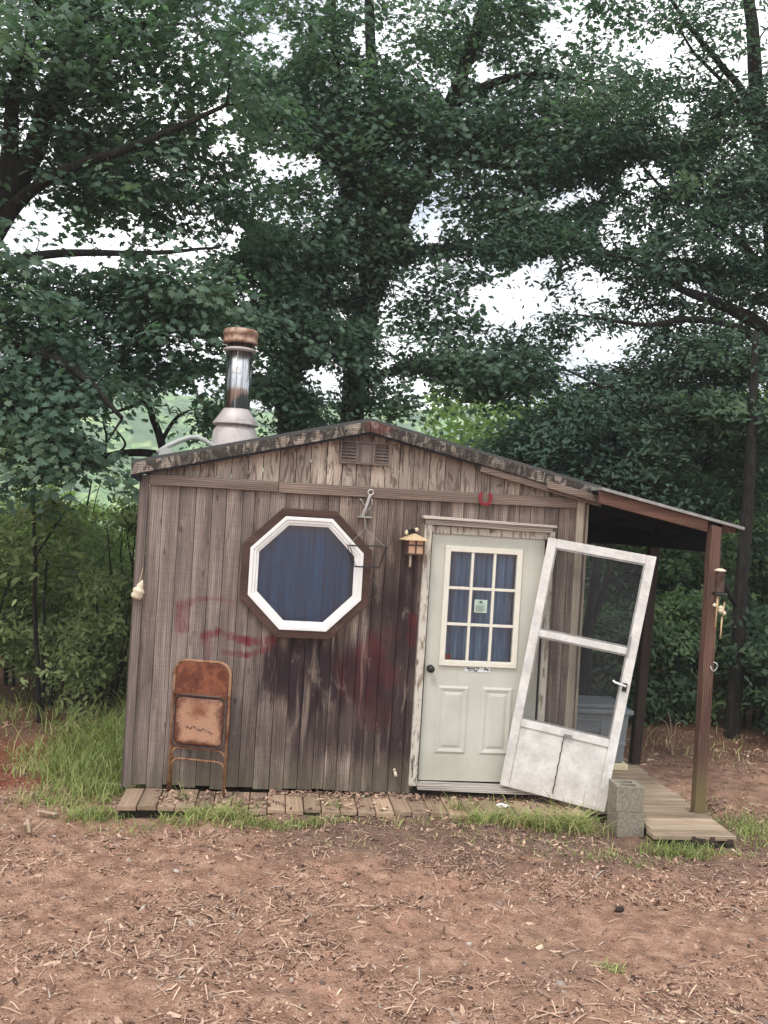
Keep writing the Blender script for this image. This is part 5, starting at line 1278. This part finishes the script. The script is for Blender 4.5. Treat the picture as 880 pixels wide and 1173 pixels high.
ST = [(-.5, -.03, .0), (-.1, -.03, .05), (.5, -.02, .01), (.5, .02, .01), (-.1, .03, .05), (-.5, .03, 0)]; ST_F = [(0, 1, 4, 5), (1, 2, 3, 4)]
o = batch('straw_litter', np.stack([x, y, z], 1), N, RNG.uniform(.03, .13, len(x)), ST, ST_F, LIT, None, np.clip(RNG.normal(.62, .22, len(x)), 0, 1)); tag(o, kind='stuff')
# small stones
PB = [(1, 0, 0), (0, 1, 0), (-1, 0, 0), (0, -1, 0), (.6, .6, .45), (-.6, .6, .5), (-.6, -.6, .45), (.6, -.6, .4), (0, 0, .62)]
PB_F = [(0, 1, 4), (1, 2, 5), (2, 3, 6), (3, 0, 7), (4, 1, 5), (5, 2, 6), (6, 3, 7), (7, 0, 4), (4, 5, 8), (5, 6, 8), (6, 7, 8), (7, 4, 8)]
x, y = scatter(5200, -2.5, 8, -6, .4, 3, lambda x, y: np.clip(.15+1.6*(fbm(x*1.3, y*1.3, 0, 66, 3)-.45), .02, 1)); z = ground_h(x, y)-.001
N = RNG.normal(size=(len(x), 3))*.2; N[:, 2] += 1
def mk_stone():
    t = NT('grey_pebbles'); t.set(Base_Color=t.ramp(t.tone(), [(0, lin(70, 56, 52)), (.5, lin(128, 108, 98)), (1, lin(178, 166, 156))]), Roughness=.9); t.bump(t.noise(140), .4, .003); return t.mat
o = batch('gravel', np.stack([x, y, z], 1), N, np.clip(RNG.lognormal(-4.75, .45, len(x)), .004, .032), PB, PB_F, mk_stone(), None, stretch=RNG.uniform(.8, 1.5, len(x))); tag(o, kind='stuff')
# leaves blown onto the planks against the wall
K_ = 1900; x = np.concatenate([RNG.uniform(1.1, 3.5, 900), RNG.uniform(.2, 3.5, 1000)]); y = np.concatenate([RNG.normal(-.06, .05, 900), RNG.uniform(-.46, -.06, 1000)]); kk_ = RNG.random(K_) < np.where(np.arange(K_) < 900, 1, np.clip((vnoise(x*3, y*6, 0, 5)-.35)*3, 0, 1)); x, y = x[kk_], np.minimum(y[kk_], -.035); K_ = len(x); z = np.full(K_, -.029)+RNG.random(K_)*.010; N = RNG.normal(size=(K_, 3))*.35; N[:, 2] += 1
o = batch('leaf_litter', np.stack([x, y, z], 1), N, RNG.uniform(.010, .042, K_), C5, C5_F, LIT, None, np.clip(RNG.normal(.4, .25, K_), 0, 1)); tag(o, kind='stuff')

def mk_grass():
    t = NT('grass_blades')
    c = t.ramp(t.tone(), [(0, lin(92, 104, 52)), (.4, lin(132, 150, 80)), (.7, lin(168, 182, 108)), (.88, lin(192, 190, 132)), (1, lin(200, 182, 140))])
    t.set(Base_Color=c, Roughness=.6); tl = t.n.new('ShaderNodeBsdfTranslucent'); t.put(tl.inputs[0], c); mx = t.n.new('ShaderNodeMixShader'); mx.inputs[0].default_value = .35
    t.l.new(t.bsdf.outputs[0], mx.inputs[1]); t.l.new(tl.outputs[0], mx.inputs[2]); t.l.new(mx.outputs[0], t.out.inputs[0]); return t.mat
GRM = mk_grass()
def blades(specs):
    """each spec: centre x, y, spread x, spread y, number, height, lean, tone mean, base z or None"""
    V, F, T = [], [], []; b = 0
    for cx_, cy_, sx_, sy_, n, h, lean, tm, bz in specs:
        x = cx_+RNG.normal(size=n)*sx_; y = cy_+RNG.normal(size=n)*sy_
        if bz is None:
            onp = (x > -.03) & (x < 3.6) & (y > -.42) & (y < 0); x, y = x[~onp], y[~onp]; 
        n = len(x)
        z = ground_h(x, y)-.01 if bz is None else np.full(n, bz)
        H = h*(.80 if h > .2 else 1)*RNG.uniform(.35, 1.25, n); a = RNG.random(n)*2*PI; l = lean*RNG.uniform(.3, 1.5, n)*H; wv = RNG.uniform(.0018, .0042, n)*(1+h*1.2)
        wx, wy = np.cos(a+PI/2+RNG.normal(size=n)*.5)*wv, np.sin(a+PI/2)*wv
        for q, (f, s) in enumerate(((0, 1), (.35, .9), (.7, .62), (1, .0))):
            px = x+np.cos(a)*l*f**1.8; py = y+np.sin(a)*l*f**1.8; pz = z+H*(f-.28*lean*f**3)
            V.append(np.stack([px-wx*s, py-wy*s, pz], 1)); V.append(np.stack([px+wx*s, py+wy*s, pz], 1))
        i = np.arange(n)
        for q in range(3):
            F.append(np.stack([b+2*q*n+i, b+(2*q+1)*n+i, b+(2*q+3)*n+i, b+(2*q+2)*n+i], 1))
        tt = np.clip(RNG.normal(tm, .26, n), 0, 1); T += [tt, tt, tt]; b += 8*n
    V = np.vstack(V); F = np.vstack(F); T = np.concatenate(T)
    me = bpy.data.meshes.new('grass'); me.vertices.add(len(V)); me.vertices.foreach_set('co', V.astype(np.float32).ravel())
    me.loops.add(F.size); me.loops.foreach_set('vertex_index', F.astype(np.int32).ravel()); me.polygons.add(len(F)); me.polygons.foreach_set('loop_start', np.arange(0, F.size, 4, dtype=np.int32))
    me.update(calc_edges=True); a = me.attributes.new('tone', 'FLOAT', 'FACE'); a.data.foreach_set('value', T.astype(np.float32))
    return tag(link_mesh('grass', me, GRM, None), kind='stuff')
G = []
for cx_, cy_, sx_, sy_, n, h, le, tm in [
    (-.30, .95, .26, .42, 2400, .30, .8, .45), (-.45, 1.7, .30, .35, 1100, .36, .8, .40), (-.10, 2.0, .3, .6, 1500, .5, .7, .32), (-.75, .75, .22, .18, 420, .16, .9, .55), (-.28, .28, .20, .16, 700, .15, .9, .5),
    (-.55, -.08, .20, .10, 420, .09, .9, .55), (-.2, -.42, .12, .07, 420, .11, .9, .5), (-2.2, 2.6, .6, .4, 900, .25, .8, .4), (-.95, 1.25, .25, .15, 260, .14, .9, .5),
    (.50, -.60, .14, .05, 240, .11, 1., .6), (.78, -.62, .12, .05, 260, .14, 1., .62), (1.08, -.72, .20, .05, 480, .07, 1., .5), (1.42, -.68, .07, .04, 150, .08, 1., .5), (1.62, -.60, .05, .03, 70, .06, 1., .5), (.1, -.7, .2, .06, 90, .07, 1., .75),
    (2.2, -.62, .28, .05, 130, .07, 1., .7), (2.72, -.60, .10, .05, 220, .12, 1., .62), (3.05, -.62, .16, .06, 420, .15, 1., .66), (3.42, -.64, .12, .06, 420, .18, 1.1, .66), (2.95, -.95, .5, .07, 240, .05, 1., .55), (3.55, -1.15, .30, .05, 260, .06, 1., .48),
    (4.12, -.97, .14, .05, 420, .11, .9, .45), (4.5, -1.0, .10, .04, 80, .07, 1., .5), (5.0, -.45, .18, .20, 800, .09, .9, .48), (5.6, -.5, .4, .22, 500, .07, .9, .52), (5.1, .3, .3, .4, 180, .06, .9, .5),
    (2.97, -2.72, .04, .03, 120, .05, .9, .6), (2.62, -2.45, .05, .03, 26, .035, .9, .6), (1.4, -1.0, .5, .05, 60, .05, 1., .75), (5.7, 2.2, .8, .5, 260, .14, .9, .8)]:
    G.append((cx_, cy_, sx_, sy_, n, h, le, tm, None))
G += [(.44, -.30, .012, .01, 6, .17, .8, .45, -.04), (2.62, -.36, .07, .05, 46, .14, 1., .45, -.04), (.85, -.38, .03, .02, 24, .09, 1., .45, -.04), (1.62, -.35, .03, .03, 20, .07, 1., .6, -.04)]
for k in range(9): G.append((2.9+.09*k+RNG.normal()*.03, -.50, .006, .006, 2, .42, .35, .35, -.10))
blades(G)
# dead stalks by the slim trunk at right
tr = Tree('dead_weed', (5.35, 1.9, float(ground_h(5.35, 1.9))), 'dry pale leafless weed on the forest floor at right', cat='weed')
for a, b_, c_ in ((.16, .1, .20), (-.12, .05, .26), (.24, -.1, .16), (.02, .1, .30)): tr.limb([(5.35, 1.9, -.15, .005), (5.35+a*.4, 1.9+b_, .1+.3*c_, .004), (5.35+a, 1.9+b_*2, c_, .002)], 5, .02)
tr.mb.build('stalk', M['deck'], tr.root)
st = thing('fallen_stick', (-.6, -.75, -.1), 'pale split piece of kindling lying on the dirt at left', 'stick')
mb = MB(); mb.tone = .9; mb.beam((-.56, -.86, -.106), (-.64, -.62, -.098), .020, .010); mb.beam((-.54, -.84, -.104), (-.50, -.64, -.096), .014, .008); mb.build('wood', M['deckx'], st)
for (p, q, r, lab) in (((-.46, -.47, -.105), (-.62, -.43, -.095), .010, 'tan curled bark strip near the left grass tuft'), ((-.27, .26, -.085), (.01, .20, -.085), .012, 'pale batten end poking out at the left shed corner')):
    s_ = thing('fallen_stick', p, lab, 'stick'); mb = MB(); mb.tone = .8; mb.beam(p, q, .035, r); mb.build('wood', M['deckx'], s_, bevel=.003)
rk = thing('dark_stone', (3.28, -2.02, -.1), 'dark lump of charred wood on the dirt in front of the porch', 'wood lump')
mb = MB(); mb.M = Matrix.Translation((3.28, -2.02, -.115)) @ Matrix.Rotation(.4, 4, 'Z') @ Matrix.Diagonal((1.2, .6, .6, 1))
mb.lathe((0, 0, 0), [(.028, -.01), (.034, .012), (.026, .03), (.010, .042)], 7); mb.build('lump', M['rot'], rk)
wh = thing('white_shard', (2.96, -.28, -.03), 'small white flake of rubbish on the planks below the door', 'litter')
mb = MB(); mb.prism_y([(0, 0)], 0, 0) if False else None
mb.add([(2.90, -.26, -.026), (2.98, -.30, -.024), (3.03, -.27, -.020), (2.95, -.235, -.012)], [(0, 1, 2, 3)]); mb.add([(2.90, -.26, -.030), (2.98, -.30, -.029), (3.03, -.27, -.026), (2.95, -.235, -.018)], [(3, 2, 1, 0)]); mb.build('flake', M['label'], wh)

# ------------------------------------------------------------------ haze, sky, sun, camera
def mk_haze(d):
    m = bpy.data.materials.new('haze_air'); m.use_nodes = True; nt = m.node_tree; nt.nodes.clear()
    o = nt.nodes.new('ShaderNodeOutputMaterial'); v = nt.nodes.new('ShaderNodeVolumePrincipled'); v.inputs['Color'].default_value = (.86, .93, .96, 1); v.inputs['Density'].default_value = d
    nt.links.new(v.outputs[0], o.inputs['Volume']); return m
HAZE = .0012
if HAZE:
    zl = min(float(GZ.min()), float(HZ.min()))-1; zh = float(HZ.max())+2
    hb = MB().box((-620, -360, zl), (620, 600, zh)).build('haze', mk_haze(HAZE)); tag(hb, kind='stuff')
SUN_EL, SUN_AZ = math.radians(58), math.radians(215)       # azimuth clockwise from +y
w = bpy.data.worlds.new('World'); sc.world = w; w.use_nodes = True
nt_ = w.node_tree; nt_.nodes.clear(); N_ = nt_.nodes.new; LK = nt_.links.new
out = N_('ShaderNodeOutputWorld'); bg = N_('ShaderNodeBackground'); sky = N_('ShaderNodeTexSky'); sky.sky_type = 'NISHITA'; sky.sun_disc = False
sky.sun_elevation = SUN_EL; sky.sun_rotation = SUN_AZ; sky.air_density = 1.2; sky.dust_density = 3
tc = N_('ShaderNodeTexCoord'); mp = N_('ShaderNodeMapping'); mp.inputs['Scale'].default_value = (1, 1, 2.4); LK(tc.outputs['Generated'], mp.inputs[0])
nz = N_('ShaderNodeTexNoise'); nz.inputs['Scale'].default_value = 3.2; nz.inputs['Detail'].default_value = 7; nz.inputs['Roughness'].default_value = .55; LK(mp.outputs[0], nz.inputs[0])
r1 = N_('ShaderNodeValToRGB'); r1.color_ramp.elements[0].position = .34; r1.color_ramp.elements[0].color = (5.2, 5.8, 7.0, 1); r1.color_ramp.elements[1].position = .58; r1.color_ramp.elements[1].color = (17.0, 17.0, 17.2, 1); LK(nz.outputs[0], r1.inputs[0])
nz2 = N_('ShaderNodeTexNoise'); nz2.inputs['Scale'].default_value = 1.7; nz2.inputs['Detail'].default_value = 5; LK(mp.outputs[0], nz2.inputs[0])
r2 = N_('ShaderNodeValToRGB'); r2.color_ramp.elements[0].position = .34; r2.color_ramp.elements[0].color = (.55,)*3+(1,); r2.color_ramp.elements[1].position = .5; r2.color_ramp.elements[1].color = (1, 1, 1, 1); LK(nz2.outputs[0], r2.inputs[0])
mx = N_('ShaderNodeMix'); mx.data_type = 'RGBA'; LK(r2.outputs[0], mx.inputs[0]); LK(sky.outputs[0], mx.inputs[6]); LK(r1.outputs[0], mx.inputs[7])
LK(mx.outputs[2], bg.inputs[0]); bg.inputs[1].default_value = .10; LK(bg.outputs[0], out.inputs[0])
sd = bpy.data.lights.new('sun', 'SUN'); sd.energy = 1.5; sd.angle = math.radians(12); sd.color = (1, .93, .85)
so = bpy.data.objects.new('sun', sd); COL.objects.link(so); so.location = (-6, -10, 14)
dirv = Vector((math.sin(SUN_AZ)*math.cos(SUN_EL), math.cos(SUN_AZ)*math.cos(SUN_EL), math.sin(SUN_EL)))
so.rotation_euler = dirv.to_track_quat('Z', 'Y').to_euler()
cam = bpy.data.cameras.new('camera'); co = bpy.data.objects.new('camera', cam); COL.objects.link(co)
R = Matrix((tuple(AX_R), tuple(AX_U), tuple(-AX_F))).transposed()
co.matrix_world = Matrix.Translation(Vector(CAM.tolist())) @ R.to_4x4()
cam.sensor_fit = 'VERTICAL'; cam.sensor_height = 36; cam.lens = 36*F_PX/1173.0; cam.clip_end = 3000; cam.clip_start = .05
sc.camera = co
sc.view_settings.view_transform = 'Standard'; sc.view_settings.look = 'None'; sc.view_settings.exposure = 0.42; sc.view_settings.gamma = 1
sc.render.resolution_x, sc.render.resolution_y = 768, 1024
sc.cycles.max_bounces = 8; sc.cycles.transparent_max_bounces = 16; sc.cycles.volume_bounces = 1
